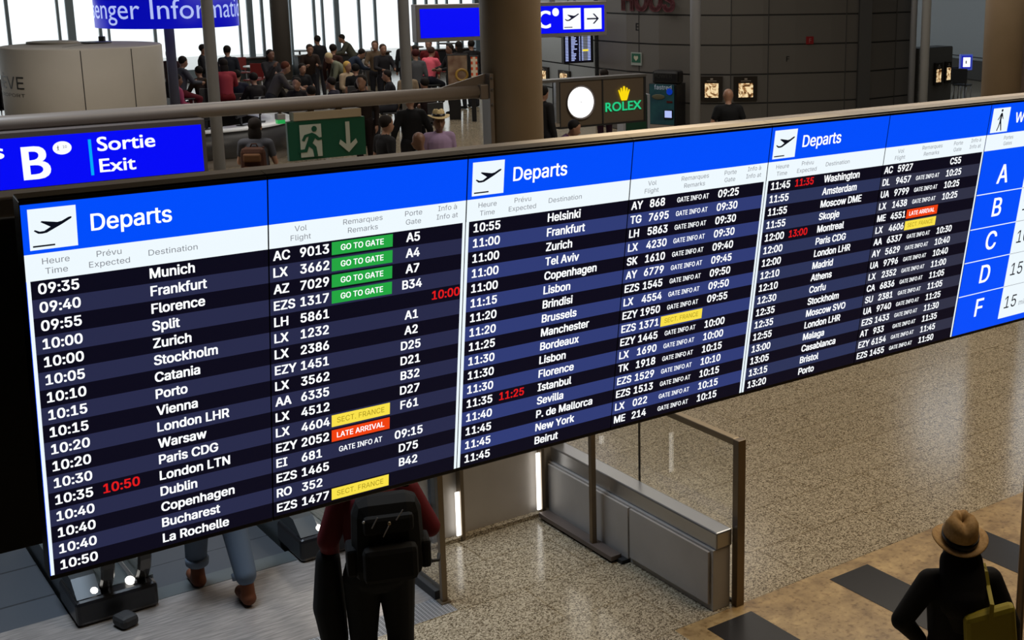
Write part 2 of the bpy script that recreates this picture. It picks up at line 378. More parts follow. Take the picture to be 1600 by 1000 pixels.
# curved panelled wall
def wall_run(name, pts, mat_panel, z_top=9.0, rows=(0.0,), seams=(), thick=0.25):
    """pts: list of floor points left to right; flat wall facets between them with horizontal joints"""
    mb = MB(); n = len(pts)
    outs = []
    for i in range(n):
        t = (pts[min(i + 1, n - 1)] - pts[max(i - 1, 0)]).normalized(); nn = Vector((t.y, -t.x, 0))   # towards the viewer
        outs.append(nn)
    def ring(off, z0, z1, m):
        lo = [mb.bm.verts.new((pts[i] + outs[i] * off).to_tuple()[:2] + (z0,)) for i in range(n)]
        hi = [mb.bm.verts.new((pts[i] + outs[i] * off).to_tuple()[:2] + (z1,)) for i in range(n)]
        blo = [mb.bm.verts.new((pts[i] - outs[i] * thick).to_tuple()[:2] + (z0,)) for i in range(n)]
        bhi = [mb.bm.verts.new((pts[i] - outs[i] * thick).to_tuple()[:2] + (z1,)) for i in range(n)]
        fs = []
        for i in range(n - 1):
            fs += [mb.bm.faces.new((lo[i], lo[i + 1], hi[i + 1], hi[i])), mb.bm.faces.new((hi[i], hi[i + 1], bhi[i + 1], bhi[i])), mb.bm.faces.new((blo[i + 1], blo[i], bhi[i], bhi[i + 1])), mb.bm.faces.new((lo[i + 1], lo[i], blo[i], blo[i + 1]))]
        fs += [mb.bm.faces.new((lo[0], hi[0], bhi[0], blo[0])), mb.bm.faces.new((hi[-1], lo[-1], blo[-1], bhi[-1]))]
        mb._tag(fs, m)
    rows = list(rows) + [z_top]; g = 0.018
    ring(-0.02, LV, z_top, M['joint'])
    for z0, z1 in zip(rows, rows[1:]): ring(0.0, z0 + g, z1 - g, mat_panel)
    for P in seams:                                # vertical joints
        t = min(range(n - 1), key=lambda i: ((pts[i] + pts[i + 1]) / 2 - P).length)
        mb.box((P.x, P.y, (z_top + LV) / 2), (0.02, 0.02, z_top - LV), M['joint'])
    return struct(mb, name)
def fpt(x, y): return flc(x, y)
ROWS = [LV, 1.50, 2.155, 2.815, 3.48, 4.14, 4.8, 5.5, 6.5, 7.5]
WC = [fpt(937, 197), fpt(980, 204.5), fpt(1030, 210), fpt(1085, 213), fpt(1140, 213.5), fpt(1190, 212), fpt(1240, 210), fpt(1295, 207.5), fpt(1343, 205)]
def along(pts, x):                                 # floor point of the wall run under image column x
    best = None
    d = ray(x, 300); d = Vector((d.x, d.y))
    for p, q in zip(pts, pts[1:]):
        e = Vector((q.x - p.x, q.y - p.y)); den = d.x * (-e.y) + e.x * d.y
        if abs(den) < 1e-9: continue
        t = (p.x * (-e.y) + e.x * p.y) / den; s = (d.x * p.y - d.y * p.x) / den
        if -1e-6 <= s <= 1 + 1e-6 and t > 0: best = Vector((d.x * t, d.y * t, 0)); dr = Vector((e.x, e.y, 0)).normalized()
        if best: return best, dr
    return (pts[-1], (pts[-1] - pts[-2]).normalized())
wall_run('wall_curved', WC, M['wallpanel'], rows=ROWS, seams=[along(WC, x)[0] for x in (1000, 1140, 1197, 1315)])
WS = [fpt(1349, 205.5), fpt(1421, 196)]
wall_run('wall_side', WS, M['wallpanel'], rows=ROWS, seams=[along(WS, 1391)[0]])
b = MB(); P = fpt(1346, 206); b.box((0, 0, 4.125), (0.28, 0.28, 8.25), mat('corner cover', (0.03, 0.03, 0.03), 0.6)); struct(b, 'trim_corner', PT(P))
WL = [fpt(752, 118), fpt(845, 178), fpt(930, 196)]
wall_run('wall_angled', WL, mat('daylit grey wall panel', (0.30, 0.33, 0.345), 0.4), rows=ROWS, seams=[along(WL, 893)[0]])  # the blue-grey light on this wall is put into its paler colour
# low wall with pictures and the pale wall behind it, far right
WP = [fpt(1432, 183), fpt(1484, 176)]
wall_run('wall_picture', WP, mat('dark grey wall panel', (0.085, 0.08, 0.072), 0.5), z_top=2.50, rows=[LV], thick=0.5)
WR = [fpt(1412, 108), fpt(1700, 150)]
wall_run('wall_pale', WR, M['lightwall'], rows=[LV, 1.5, 3.75, 6.0])
wall_run('wall_pale_base', [fpt(1412, 109.5), fpt(1700, 151.5)], mat('dark dado', (0.045, 0.043, 0.04), 0.6), z_top=1.42, rows=[LV], thick=0.02)
WD = [fpt(1580, 200), fpt(1700, 215)]
wall_run('wall_dark', WD, mat('dark wall panel', (0.03, 0.03, 0.03), 0.6), z_top=2.41, rows=[LV], thick=0.3)

# glazed front: windows between mullions
GB = ab(flc(390, 120))[1]
def glazing():
    xs = [(-170, .12), (-95, .12), (15, .15), (94, .12), (113, .36), (158, .14), (171, .1), (243, .14), (331, .12), (376, .1), (393, .3), (412, .14), (456, .12), (493, .14), (506, .12), (528, .28), (563, .14), (588, .14), (650, .2), (668, .14), (684, .12), (700, .12), (722, .12), (745, .3)]
    pts = [(inb(x, 60, GB)[0], wd * .68) for x, wd in xs]
    k = 0
    for (a0, w0), (a1, w1) in zip(pts, pts[1:]):
        k += 1
        root = thing('window_%d' % k, None, None, AT(a0, GB, LV), kind='structure')
        f = MB(); f.box2((-w0 / 2, -0.05, 0), (w0 / 2, 0.05, 8.25), M['mullion'])
        if k == len(pts) - 1: f.box2((a1 - a0 - w1 / 2, -0.1, 0), (a1 - a0 + w1 / 2, 0.1, 8.25), M['mullion'])
        wd = a1 - a0
        f.box2((w0 / 2, -0.08, 0), (wd - w1 / 2, 0.08, 0.35), M['mullion'])
        f.box2((w0 / 2, -0.06, 5.2), (wd - w1 / 2, 0.06, 5.3), M['mullion'])
        if 375 < xs[k - 1][0] < 420 or xs[k - 1][0] == 456: f.box2((w0 / 2, -0.06, 2.85), (wd - w1 / 2, 0.06, 2.95), M['mullion'])
        f.build('window_frame', root)
        p = MB(); p.box2((w0 / 2, -0.006, 0.35), (wd - w1 / 2, 0.006, 8.25), M['pane']); p.build('pane', root)
glazing()

# ================================================================== DEPARTURE BOARD
SW = 0.70; SH = 1.7101725 * SW; TILT = 0.1455194
BD = Vector((0, 0, -1)) * math.cos(TILT) + NX * math.sin(TILT)
BO = Vector((-2.5367858, 4.926681, -0.8997763)) * SW + CAM
BZ = UX.cross(-BD)
def BM(off=0.0, u=0.0):
    o = BO + UX * (u * SW) + BZ * off
    return Matrix(((UX.x, -BD.x, BZ.x, o.x), (UX.y, -BD.y, BZ.y, o.y), (UX.z, -BD.z, BZ.z, o.z), (0, 0, 0, 1)))
PLANE = [(.10, .53), (.19, .605), (.27, .612), (.366, .60), (.69, .43), (.88, .315), (.905, .285), (.885, .262), (.83, .275), (.69, .35), (.6, .367), (.275, .305), (.25, .33), (.45, .465), (.318, .55), (.22, .555), (.125, .505)]
def quad(mb, x0, y0, x1, y1, m, z=0.0):
    mb.poly([(x0, y0, z), (x1, y0, z), (x1, y1, z), (x0, y1, z)], m)
V1, V2, RP = 0.12342, 0.19026, 0.04735
def U_(u): return u * SW
def V_(v): return -v * SH
def plane_icon(mb, x, y, w, h, m_bg, m_fg, z):
    quad(mb, x, y - h, x + w, y, m_bg, z)
    mb.poly([(x + px * w, y - py * h, z + 0.0008) for px, py in reversed(PLANE)], m_fg)
    quad(mb, x + .06 * w, y - .93 * h, x + .52 * w, y - .89 * h, m_fg, z + 0.0008)
CAPB = 0.0258 * SH; CAPS = 0.0165 * SH; CAPH_ = 0.0150 * SH
P1 = "09:35,,Munich|09:40,,Frankfurt|09:55,,Florence|10:00,,Split|10:00,,Zurich|10:05,,Stockholm|10:10,,Catania|10:15,,Porto|10:15,,Vienna|10:20,,London LHR|10:20,,Warsaw|10:30,,Paris CDG|10:35,10:50,London LTN|10:40,,Dublin|10:40,,Copenhagen|10:40,,Bucharest|10:50,,La Rochelle"
P2 = "AC,9013,go,A5|LX,3662,go,A4|AZ,7029,go,A7|EZS,1317,go,B34|LH,5861,,,10:00|LX,1232,,A1|LX,2386,,A2|EZY,1451,,D25|LX,3562,,D21|AA,6335,,B32|LX,4512,,D27|LX,4604,sect,F61|EZY,2052,late,|EI,681,info,09:15|EZS,1465,,D75|RO,352,,B42|EZS,1477,sect,"
P3 = "10:55,,Helsinki|11:00,,Frankfurt|11:00,,Zurich|11:00,,Tel Aviv|11:00,,Copenhagen|11:15,,Lisbon|11:20,,Brindisi|11:20,,Brussels|11:25,,Manchester|11:30,,Bordeaux|11:30,,Lisbon|11:30,,Florence|11:35,11:25,Istanbul|11:40,,Sevilla|11:45,,P. de Mallorca|11:45,,New York|11:45,,Beirut"
P4 = "AY,868,info,09:25|TG,7695,info,09:30|LH,5863,info,09:30|LX,4230,info,09:30|SK,1610,info,09:40|AY,6779,info,09:45|EZS,1545,info,09:50|LX,4554,info,09:50|EZY,1950,info,09:55|EZS,1371,sect,|EZY,1445,info,10:00|LX,1690,info,10:00|TK,1918,info,10:15|EZS,1529,info,10:10|EZS,1513,info,10:15|LX,022,info,10:15|ME,214,info,10:15"
P5 = "11:45,11:35,Washington|11:55,,Amsterdam|11:55,,Moscow DME|11:55,,Skopje|12:00,13:00,Montreal|12:00,,Paris CDG|12:00,,London LHR|12:10,,Madrid|12:10,,Athens|12:30,,Corfu|12:35,,Stockholm|12:35,,Moscow SVO|12:55,,London LHR|13:00,,Malaga|13:05,,Casablanca|13:15,,Bristol|13:20,,Porto"
P6 = "AC,5927,,C55|DL,9457,info,10:25|UA,9799,info,10:25|LX,1438,info,10:25|ME,4551,late,|LX,4606,sect,|AA,6337,info,10:30|AY,5629,info,10:40|UA,9796,info,10:40|LX,2352,info,11:00|CA,6836,info,11:05|SU,2381,info,11:05|UA,9740,info,11:25|EZS,1433,info,11:30|AT,933,info,11:35|EZY,6154,info,11:45|EZS,1455,info,11:50"
def housing(root):
    h = MB()
    h.box2((0.0004, -SH - 0.010, -0.075), (SW - 0.0004, 0.009, -0.0015), M['black'], 0.003)
    h.build('housing', root, root.matrix_world.copy())
    t = MB(); t.box2((0.001, 0.0092, -0.062), (SW - 0.001, 0.014, -0.014), M['rail']); t.build('top_rail', root, root.matrix_world.copy())
def head_text(mb, lines, u, v):
    for s, dv in zip(lines, (0, 0.0252)):
        text(mb, s, U_(u), V_(v + dv), CAPH_, M['s_head'], 1.08, 0.0, 0.0012, 'C')
def panel(k, data, kind, light, label):
    root = thing('departure_display', label, 'screen', BM(0, k), 'departure screens in the hanging board')
    housing(root)
    s = MB(); e = 0.0022
    quad(s, e, V_(V1), SW - e, -0.001, M['s_blue']); quad(s, e, V_(V2), SW - e, V_(V1), M['s_white'])
    lx = U_(0.0183) if kind == 'A' else e; rx = SW - e if kind == 'A' else SW - U_(0.0175)
    for r in range(17):
        quad(s, lx, V_(min(V2 + RP * (r + 1), 0.9945)), rx, V_(V2 + RP * r), M['s_dark'] if r % 2 == 0 else light)
    if kind == 'A': quad(s, U_(0.004), V_(0.9935), lx, V_(V2), M['s_white']); quad(s, 0.0012, V_(0.9935), U_(0.004), V_(V2), M['s_blue'] if k == 0 else M['s_white'])
    else: quad(s, rx, V_(0.9935), SW - e, V_(V2), M['s_white'])
    if kind == 'A':
        plane_icon(s, U_(0.0274), V_(0.0128), U_(0.1795), SH * 0.1010, M['s_white'], M['s_ink'], 0.0008)
        text(s, 'Departs', U_(0.262), V_(0.0815), 0.0415 * SH, M['s_text'], 0.95, 0.012, 0.0012, 'L', U_(0.32))
        head_text(s, ('Heure', 'Time'), 0.119, 0.1505); head_text(s, ('Pr\u00e9vu', 'Expected'), 0.324, 0.1495)
        text(s, 'Destination', U_(0.481), V_(0.164), CAPH_, M['s_head'], 1.08, 0.0, 0.0012, 'L', U_(0.205))
    else:
        head_text(s, ('Vol', 'Flight'), 0.150, 0.1500); head_text(s, ('Remarques', 'Remarks'), 0.453, 0.1490)
        head_text(s, ('Porte', 'Gate'), 0.713, 0.1478); head_text(s, ('Info \u00e0', 'Info at'), 0.895, 0.1450)
    for r, row in enumerate(data.split('|')):
        c = row.split(','); yb = V_(V2 + RP * r + 0.0338); yt = V_(V2 + RP * r + 0.0045)
        if kind == 'A':
            text(s, c[0], U_(0.046), yb, CAPB, M['s_text'])
            if c[1]: text(s, c[1], U_(0.242), yb, CAPB, M['s_red'])
            text(s, c[2], U_(0.483), yb, CAPB, M['s_text'])
        else:
            text(s, c[0], U_(0.021), yb, CAPB, M['s_text']); text(s, c[1], U_(0.147), yb, CAPB, M['s_text'])
            box = dict(go=('s_green', 'GO TO GATE', 's_text', .014), sect=('s_yel', 'SECT. FRANCE', 's_yink', 0.0), late=('s_or', 'LATE ARRIVAL', 's_text', .012)).get(c[2])
            ym = V_(V2 + RP * r + 0.0305)
            if box:
                quad(s, U_(0.2985), V_(V2 + RP * r + 0.0415), U_(0.606), V_(V2 + RP * r + 0.0045), M[box[0]], 0.0008)
                text(s, box[1], U_(0.451), ym, CAPS, M[box[2]], 0.95, box[3], 0.0014, 'C', U_(0.215 if c[2] == 'go' else 0.25))
            elif c[2] == 'info': text(s, 'GATE INFO AT', U_(0.451), ym, CAPS, M['s_text'], 0.95, .012, 0.0014, 'C', U_(0.228))
            if c[3]: text(s, c[3], U_(0.713), yb, CAPB, M['s_text'], align='C')
            if len(c) > 4: text(s, c[4], U_(0.825), yb, CAPB, M['s_red'])
    return root, s
BUILT = []
for k, data, kind, light, lab in (
    (0, P1, 'A', 's_l0', 'leftmost departure screen, flights from 09:35 Munich to 10:50 La Rochelle'),
    (1, P2, 'B', 's_l0', 'departure screen with four green GO TO GATE boxes'),
    (2, P3, 'A', 's_l1', 'departure screen listing 10:55 Helsinki down to 11:45 Beirut'),
    (3, P4, 'B', 's_l1', 'departure screen with flight AY 868 on top and one yellow box halfway down'),
    (4, P5, 'A', 's_l2', 'departure screen listing 11:45 Washington down to 13:20 Porto'),
    (5, P6, 'B', 's_l3', 'departure screen with flight AC 5927 on top and one orange box over a yellow one')):
    BUILT.append(panel(k, data, kind, M[light], lab))
# walking times screen
root = thing('walking_time_display', 'blue walking time screen with gate letters A to F at far right', 'screen', BM(0, 6))
housing(root); s = MB(); e = 0.0022
quad(s, e, V_(0.9935), SW - e, -0.001, M['s_blue']); quad(s, e, V_(V2), SW - e, V_(V1), M['s_white'], 0.0004)
quad(s, U_(0.509), V_(0.967), U_(0.975), V_(V2), M['s_white'], 0.0004)
for v in (0.3735, 0.5215, 0.667, 0.817): quad(s, e, V_(v + .003), U_(0.509), V_(v - .001), M['s_white'], 0.0006); quad(s, U_(0.509), V_(v + .002), U_(0.975), V_(v), M['s_head'], 0.0008)
quad(s, U_(0.029), V_(0.1165), U_(0.212), V_(0.0165), M['s_white'], 0.0006)
def walker(mb, cx, cy, h, m, z):
    pts = [(-.035, .30), (.05, .32), (.09, .26), (.17, .05), (.14, .03), (.055, .18), (.045, .0), (.075, -.12), (.135, -.36), (.155, -.46), (.10, -.47), (.075, -.37), (.0, -.14), (-.05, -.30), (-.13, -.47), (-.18, -.44), (-.105, -.27), (-.055, -.08), (-.05, .18), (-.095, .08), (-.18, .0), (-.2, .03), (-.13, .12)]
    mb.poly([(cx + x * h, cy + y * h, z) for x, y in pts], m)
    mb.poly([(cx + .02 * h + .06 * h * math.cos(t * math.pi / 8), cy + .42 * h + .06 * h * math.sin(t * math.pi / 8), z) for t in range(16)], m)
walker(s, U_(0.120), V_(0.0665), 0.094 * SH, M['s_ink'], 0.0014)
text(s, 'Walking time', U_(0.283), V_(0.084), 0.042 * SH, M['s_text'], 0.95, .012, 0.0012, 'L', U_(0.62))
for st, v in (('Portes', .1505), ('Gates', .1745)): text(s, st, U_(0.245), V_(v), CAPH_, M['s_head'], 1.0, 0.0, 0.0012, 'C')
for L, n, v in (('A', '10', .336), ('B', '10', .478), ('C', '10', .624), ('D', '15', .772), ('F', '15', .925)):
    text(s, L, U_(0.258), V_(v), 0.078 * SH, M['s_text'], 0.97, .012, 0.0012, 'C')
    text(s, n, U_(0.556), V_(v - .002), 0.056 * SH, M['s_ink'], 0.95, 0.0, 0.0012); text(s, 'min', U_(0.73), V_(v - .002), 0.024 * SH, M['s_head'], 1.0, 0.0, 0.0012)
BUILT.append((root, s))
flush_text()
for root, s in BUILT: s.build('screen', root, root.matrix_world.copy())

# rear facing units behind the board and the beam that carries both
RB = ab(BO)[1] + 0.62; RZ1 = inb(10, 341.5, RB)[1]; RZ0 = inb(60, 842, RB + .05)[1]; RH = RZ1 - RZ0
for k, lab in ((-0.64, 'black back of a screen behind the left end of the board'), (-1.65, 'black back of a screen farther left, mostly outside the picture')):
    root = thing('rear_display', lab, 'screen', AT(ab(BO)[0] + k * SW, RB, RZ1), 'screens facing the other way')
    h = MB(); h.box2((0.002, 0, -RH), (SW - 0.002, 0.09, 0), M['blackmat'], 0.004); h.build('housing', root, root.matrix_world.copy())
    v = MB()
    for j in range(4): v.box2((0.16, -0.004, -0.05 - j * 0.012), (0.20, 0.001, -0.044 - j * 0.012), M['deskgrey'])
    v.build('vent', root, root.matrix_world.copy())
    c = MB(); c.box2((0.03, 0.091, -RH + 0.03), (SW - 0.03, 0.10, -0.03), M['black']); c.build('screen', root, root.matrix_world.copy())
sb = MB(); a0, b0 = ab(BO); zt = BO.z
z_hi, z_lo = (inb(10, y_, b0 + 0.46)[1] - zt for y_ in (308, 340))
sb.box2((-2.4, 0.46, z_lo), (7.2, 0.60, z_hi), mat('beam pale paint', (0.30, 0.26, 0.23), 0.5), 0.008)
for x in (-2.0, 6.9): sb.box2((x, 0.48, z_hi - .01), (x + 0.08, 0.58, 8.999 - zt), M['pipe'])
root = thing('support_beam', 'grey painted beam carrying the departure board, seen at the left edge', 'beam', AT(a0, b0, zt - 0.0))
sb.build('beam', root, root.matrix_world.copy())
br = MB()
for i in range(7): br.box2((0.3 + i * 0.7, 0.06, z_lo + .01), (0.4 + i * 0.7, 0.47, z_lo + .05), M['blackmat'])
for k in (-0.5, -1.5): br.box2((k * SW + 0.1, 0.59, z_lo + .01), (k * SW + 0.2, 0.66, z_lo + .05), M['blackmat'])
br.build('bracket', root, root.matrix_world.copy())

# ================================================================== COLUMNS, BEAMS, POLES
def column(x, y, r, label, m, top=9.0, name='column', cat='column', group=None, seg=40, base=True, z=0.0):
    P = fl(x, y, z); top -= z; root = thing(name, label, cat, PT(P), group)
    c = MB(); c.lathe([(r, 0.0), (r, top)], m, seg=seg); c.build('shaft', root, root.matrix_world.copy())
    if base:
        f = MB(); f.lathe([(r * 1.06, 0), (r * 1.06, 0.10), (r * 1.005, 0.11)], M['steel'], seg=seg); f.build('base_ring', root, root.matrix_world.copy())
    return root, P
colm, CP = column(815, 650, 0.295, 'thick beige round column in the middle holding the long beam', M['beige'])
column(1546, 462, 0.262, 'beige round column at the right edge behind the walking time screen', M['beige'])
P = fl(1583, 455); pr = thing('pilaster', 'narrow brown upright beside the right beige column', 'column', PT(P, YAW))
c = MB(); c.box2((-.055, -.1, 0), (.02, .1, 9), mat('brown upright', (0.17, 0.115, 0.08), 0.5), 0.01); c.build('shaft', pr, pr.matrix_world.copy())
c = MB(); c.box2((.03, -.08, 0), (.075, .1, 9), mat('dark upright', (0.10, 0.07, 0.05), 0.5), 0.01); c.build('edge_strip', pr, pr.matrix_world.copy())
column(444, lev(47.5), 0.30, 'far brown grey round column among the cafe crowd', mat('far column paint', (0.10, 0.088, 0.078), 0.5), z=LV)
POLES = 'grey roof poles'
column(345, lev(88), 0.104, 'grey pole in front of the round blue information sign', M['grey'], name='pole', cat='pole', group=POLES, z=LV)
column(642, lev(84), 0.103, 'grey pole left of the man in the straw hat', M['grey'], name='pole', cat='pole', group=POLES, z=LV)
column(281, lev(78), 0.098, 'bluish pole carrying the round information sign', mat('bluish lit pole', (0.16, 0.17, 0.24), 0.4), name='pole', cat='pole', group=POLES, z=LV)  # bluish light falling on this pole is mixed into its colour
column(1086, lev(77), 0.107, 'pale grey pole in front of the curved wall beside the vending kiosk', M['grey'], name='pole', cat='pole', group=POLES, z=LV)
column(1421, lev(67), 0.076, 'slim grey pole where the curved wall ends', M['grey'], name='pole', cat='pole', group=POLES, z=LV)
column(1440, lev(66), 0.11, 'wider pale pole right of the slim pole at the end of the curved wall', mat('pale pole', (0.70, 0.71, 0.72), 0.4), name='pole', cat='pole', group=POLES, z=LV)
column(1588, 1042, 0.028, 'thin brown post at the right edge beside the woman in the straw hat', M['postbrown'], top=4.2, name='post', cat='post')

# long pipe beam fixed to the middle column
ca, cb_ = ab(CP)
pz = inb(750, 143, cb_ - 0.05)[1]
root = thing('pipe_beam', 'long round grey beam running left from the middle column above the exit sign', 'beam', AT(ca - 0.30, cb_ - 0.05, pz))
c = MB(); c.tube([(-9.5, 0, 0), (-0.10, 0, 0)], 0.062, M['pipe'], 24); c.build('pipe', root, root.matrix_world.copy())
c = MB(); c.poly([(-0.50, -0.01, 0.06), (-0.02, -0.01, 0.17), (-0.02, -0.01, -0.07), (-0.15, -0.01, -0.06)], M['pipe'], (0, 0.02, 0)); c.box2((-0.03, -0.09, -0.75), (0.012, 0.07, 0.17), M['pipe'], 0.004); c.box2((-0.12, -0.07, -0.07), (-0.03, 0.07, 0.07), M['pipe'], 0.01); c.build('wall_bracket', root, root.matrix_world.copy())
c = MB()
for z in (0.13, 0.02, -0.12, -0.6): c.lathe([(0.012, 0), (0.012, 0.012)], M['steel'], (-0.01, -0.09, z), 8, rot=Matrix.Rotation(math.pi / 2, 3, 'X'))
c.build('bolts', root, root.matrix_world.copy()).name = 'bolt_set'

# ================================================================== HANGING SIGNS
def sign_root(name, label, cat, b, a, z, group=None): return thing(name, label, cat, AT(a, b, z), group)
def FACE(root, y): return root.matrix_world @ Matrix(((1, 0, 0, 0), (0, 0, -1, y), (0, 1, 0, 0), (0, 0, 0, 1)))   # xy drawing plane standing upright, facing the viewer
# Sortie / Exit sign
sbb = cb_ - 0.22
aR, zT = inb(313.5, 194.4, sbb); _, zB = inb(319.5, 267, sbb); aL = inb(-130, 240, sbb)[0]
root = sign_root('exit_sign', 'blue lit sign reading B, Sortie and Exit under the long beam', 'sign', sbb, aR, zB)
hh = zT - zB
f = MB(); f.box2((aL - aR - .04, 0.005, -.045), (.035, .14, hh + .045), M['signframedark'], 0.006)
for x in (-1.6, -0.3): f.box2((x - .03, .05, hh + .04), (x + .03, .13, pz - zB - 0.05), M['signframedark'])
f.build('frame', root, root.matrix_world.copy())
p = MB(); quad(p, aL - aR, 0, 0, hh, M['e_blue'])
def at_sign(x, y, b, aR, zB): a, z = inb(x, y, b); return a - aR, z - zB
def stext(mb, body, xl, yb, xr, ytop, m, b, aR, zB, bold=.02, font=1, z=.002):
    x0, y0 = at_sign(xl, yb, b, aR, zB); x1, _ = at_sign(xr, yb, b, aR, zB); _, y1 = at_sign(xl, ytop, b, aR, zB)
    text(mb, body, x0, y0, y1 - y0, m, 1, bold, z, 'L', x1 - x0, font)
A3 = (sbb, aR, zB)
stext(p, 'B', 39, 281, 80, 229, M['e_white'], *A3, bold=.02)
stext(p, 's', -12, 249, 6.5, 224.5, M['e_white'], *A3, bold=.02)
stext(p, 'Sortie', 153, 236, 243, 214, M['e_white'], *A3, bold=.02)
stext(p, 'Exit', 157, 269, 213, 248, M['e_white'], *A3, bold=.02)
x0, y0 = at_sign(143, 274, *A3); x1, y1 = at_sign(137, 218, *A3); quad(p, x1, y0, x1 + .022, y1, M['e_cyan'], .002)
cx, cy = at_sign(97, 231, *A3); p.poly([(cx + .068 * math.cos(t * math.pi / 12), cy + .051 * math.sin(t * math.pi / 12), .002) for t in range(24)], M['e_white'])
walker(p, cx - .03, cy, .045, M['e_inkd'], .003); text(p, '10', cx + .005, cy - .002, .02, M['e_inkd'], z=.003, bold=0)
FL = [(p, root, 0.0, 'lit_face')]
# C gates sign behind the column
cs = cb_ + 6.0
aL, zT = inb(655.5, 12, cs); aR, _ = inb(944, 8, cs); _, zB = inb(944, 49, cs); hh = zT - zB + 0.0
zT = inb(944, 7.5, cs)[1]; hh = zT - zB
root = sign_root('gate_sign', 'blue lit sign with letter C, aeroplane and arrow behind the middle column', 'sign', cs, aR, zB)
f = MB(); f.box2((aL - aR - .06, .005, -.06), (.05, .15, hh + .06), M['signframe'], .006)
for x in (-1.62, -0.95): f.box2((x, .05, hh + .05), (x + .06, .11, 8.999 - zB), M['signframe'])
f.build('frame', root, root.matrix_world.copy())
p = MB(); quad(p, aL - aR, 0, 0, hh, M['e_blue']); A3 = (cs, aR, zB)
stext(p, 'C', 841, 44, 860, 17, M['e_white'], *A3, bold=.025)
cx, cy = at_sign(868, 19, *A3); p.poly([(cx + .062 * math.cos(t * math.pi / 12), cy + .062 * math.sin(t * math.pi / 12), .002) for t in range(24)], M['e_white'])
for xl, xr, what in ((880, 907.5, 0), (913, 940, 1)):
    x0, y0 = at_sign(xl, 46, *A3); x1, _ = at_sign(xr, 46, *A3); _, y1 = at_sign(xl, 13, *A3)
    if what == 0: plane_icon(p, x0, y1, x1 - x0, y1 - y0, M['e_white'], M['e_inkd'], .002)
    else:
        quad(p, x0, y0, x1, y1, M['e_white'], .002); w_, h_ = x1 - x0, y1 - y0; c_ = (x0 + x1) / 2; d_ = (y0 + y1) / 2
        p.poly([(c_ + x * w_, d_ + y * h_, .004) for x, y in ((-.35, -.035), (.2, -.035), (-.02, -.24), (.08, -.24), (.34, 0), (.08, .24), (-.02, .24), (.2, .035), (-.35, .035))], M['e_inkd'])
FL.append((p, root, 0.0, 'lit_face'))
# green emergency exit sign under the beam
gb = cb_ - 0.10
aL, zT = inb(448.6, 190.4, gb); aR, z2 = inb(569.8, 181.6, gb); _, zB = inb(570, 241.3, gb)
hh = (z2 - zB)
root = sign_root('emergency_exit_sign', 'green emergency exit sign with running figure and down arrow', 'sign', gb, aR, zB)
f = MB(); f.box2((aL - aR, .005, 0), (0, .05, hh), M['x_green'], .003); f.build('panel', root, root.matrix_world.copy())
f = MB(); f.box2((aL - aR + .06, .0, hh + .001), (-.03, .10, hh + .075), mat('beige lamp housing', (0.36, 0.27, 0.16), 0.5), .004); f.box2((aL - aR + .2, .03, hh + .07), (aL - aR + .26, .07, pz - zB - .03), M['pipe']); f.box2((-.26, .03, hh + .07), (-.2, .07, pz - zB - .03), M['pipe']); f.build('hanger_box', root, root.matrix_world.copy())
p = p1_ = MB(); A3 = (gb, aR, zB)
wS = -(aL - aR)
def gx(u, v): return (aL - aR) + u * wS, v * hh
def gpoly(pts, m, z=.003): p.poly([(*gx(u, 1 - v), z) for u, v in pts], m)
gpoly([(.145, .10), (.42, .10), (.42, .93), (.145, .93)], M['x_pic'])
gr = M['x_green']
gpoly([(.33 + .035 * math.cos(t * math.pi / 6), .22 + .075 * math.sin(t * math.pi / 6)) for t in range(12)], gr, .005)
gpoly([(.20, .36), (.30, .31), (.345, .36), (.39, .45), (.43, .44), (.43, .50), (.37, .52), (.335, .46), (.30, .58), (.345, .68), (.36, .92), (.31, .93), (.30, .74), (.25, .66), (.225, .80), (.115, .80), (.115, .73), (.195, .72), (.24, .50), (.255, .40), (.225, .42), (.20, .52), (.165, .49)], gr, .005)
p2 = MB(); p = p2; gpoly([(.735, .10), (.79, .10), (.79, .68), (.865, .55), (.885, .66), (.765, .90), (.64, .66), (.66, .55), (.735, .68)], M['x_pic'])
FL.append((p1_, root, 0.0, 'running_figure')); FL.append((p2, root, 0.0, 'down_arrow'))
# small emergency lamp left of it
a1, z1 = inb(439, 178, gb); root = sign_root('emergency_lamp', 'small lamp box glowing green left of the exit sign', 'lamp', gb, a1, z1)
c = MB(); c.box2((-.035, -.01, -.05), (.035, .06, .0), M['plinth'], .004); c.box2((-.012, .02, -.005), (.012, .05, pz - z1 - .04), M['pipe']); c.build('body', root, root.matrix_world.copy())
c = MB(); c.box2((-.033, -.005, -.085), (.033, .055, -.051), M['greenled'], .004); c.build('lens', root, root.matrix_world.copy())
M['greenled'].node_tree.nodes['Principled BSDF'].inputs['Emission Strength'].default_value = 0.35
flush_text()
for p, root, y, n in FL: p.build(n, root, FACE(root, y))

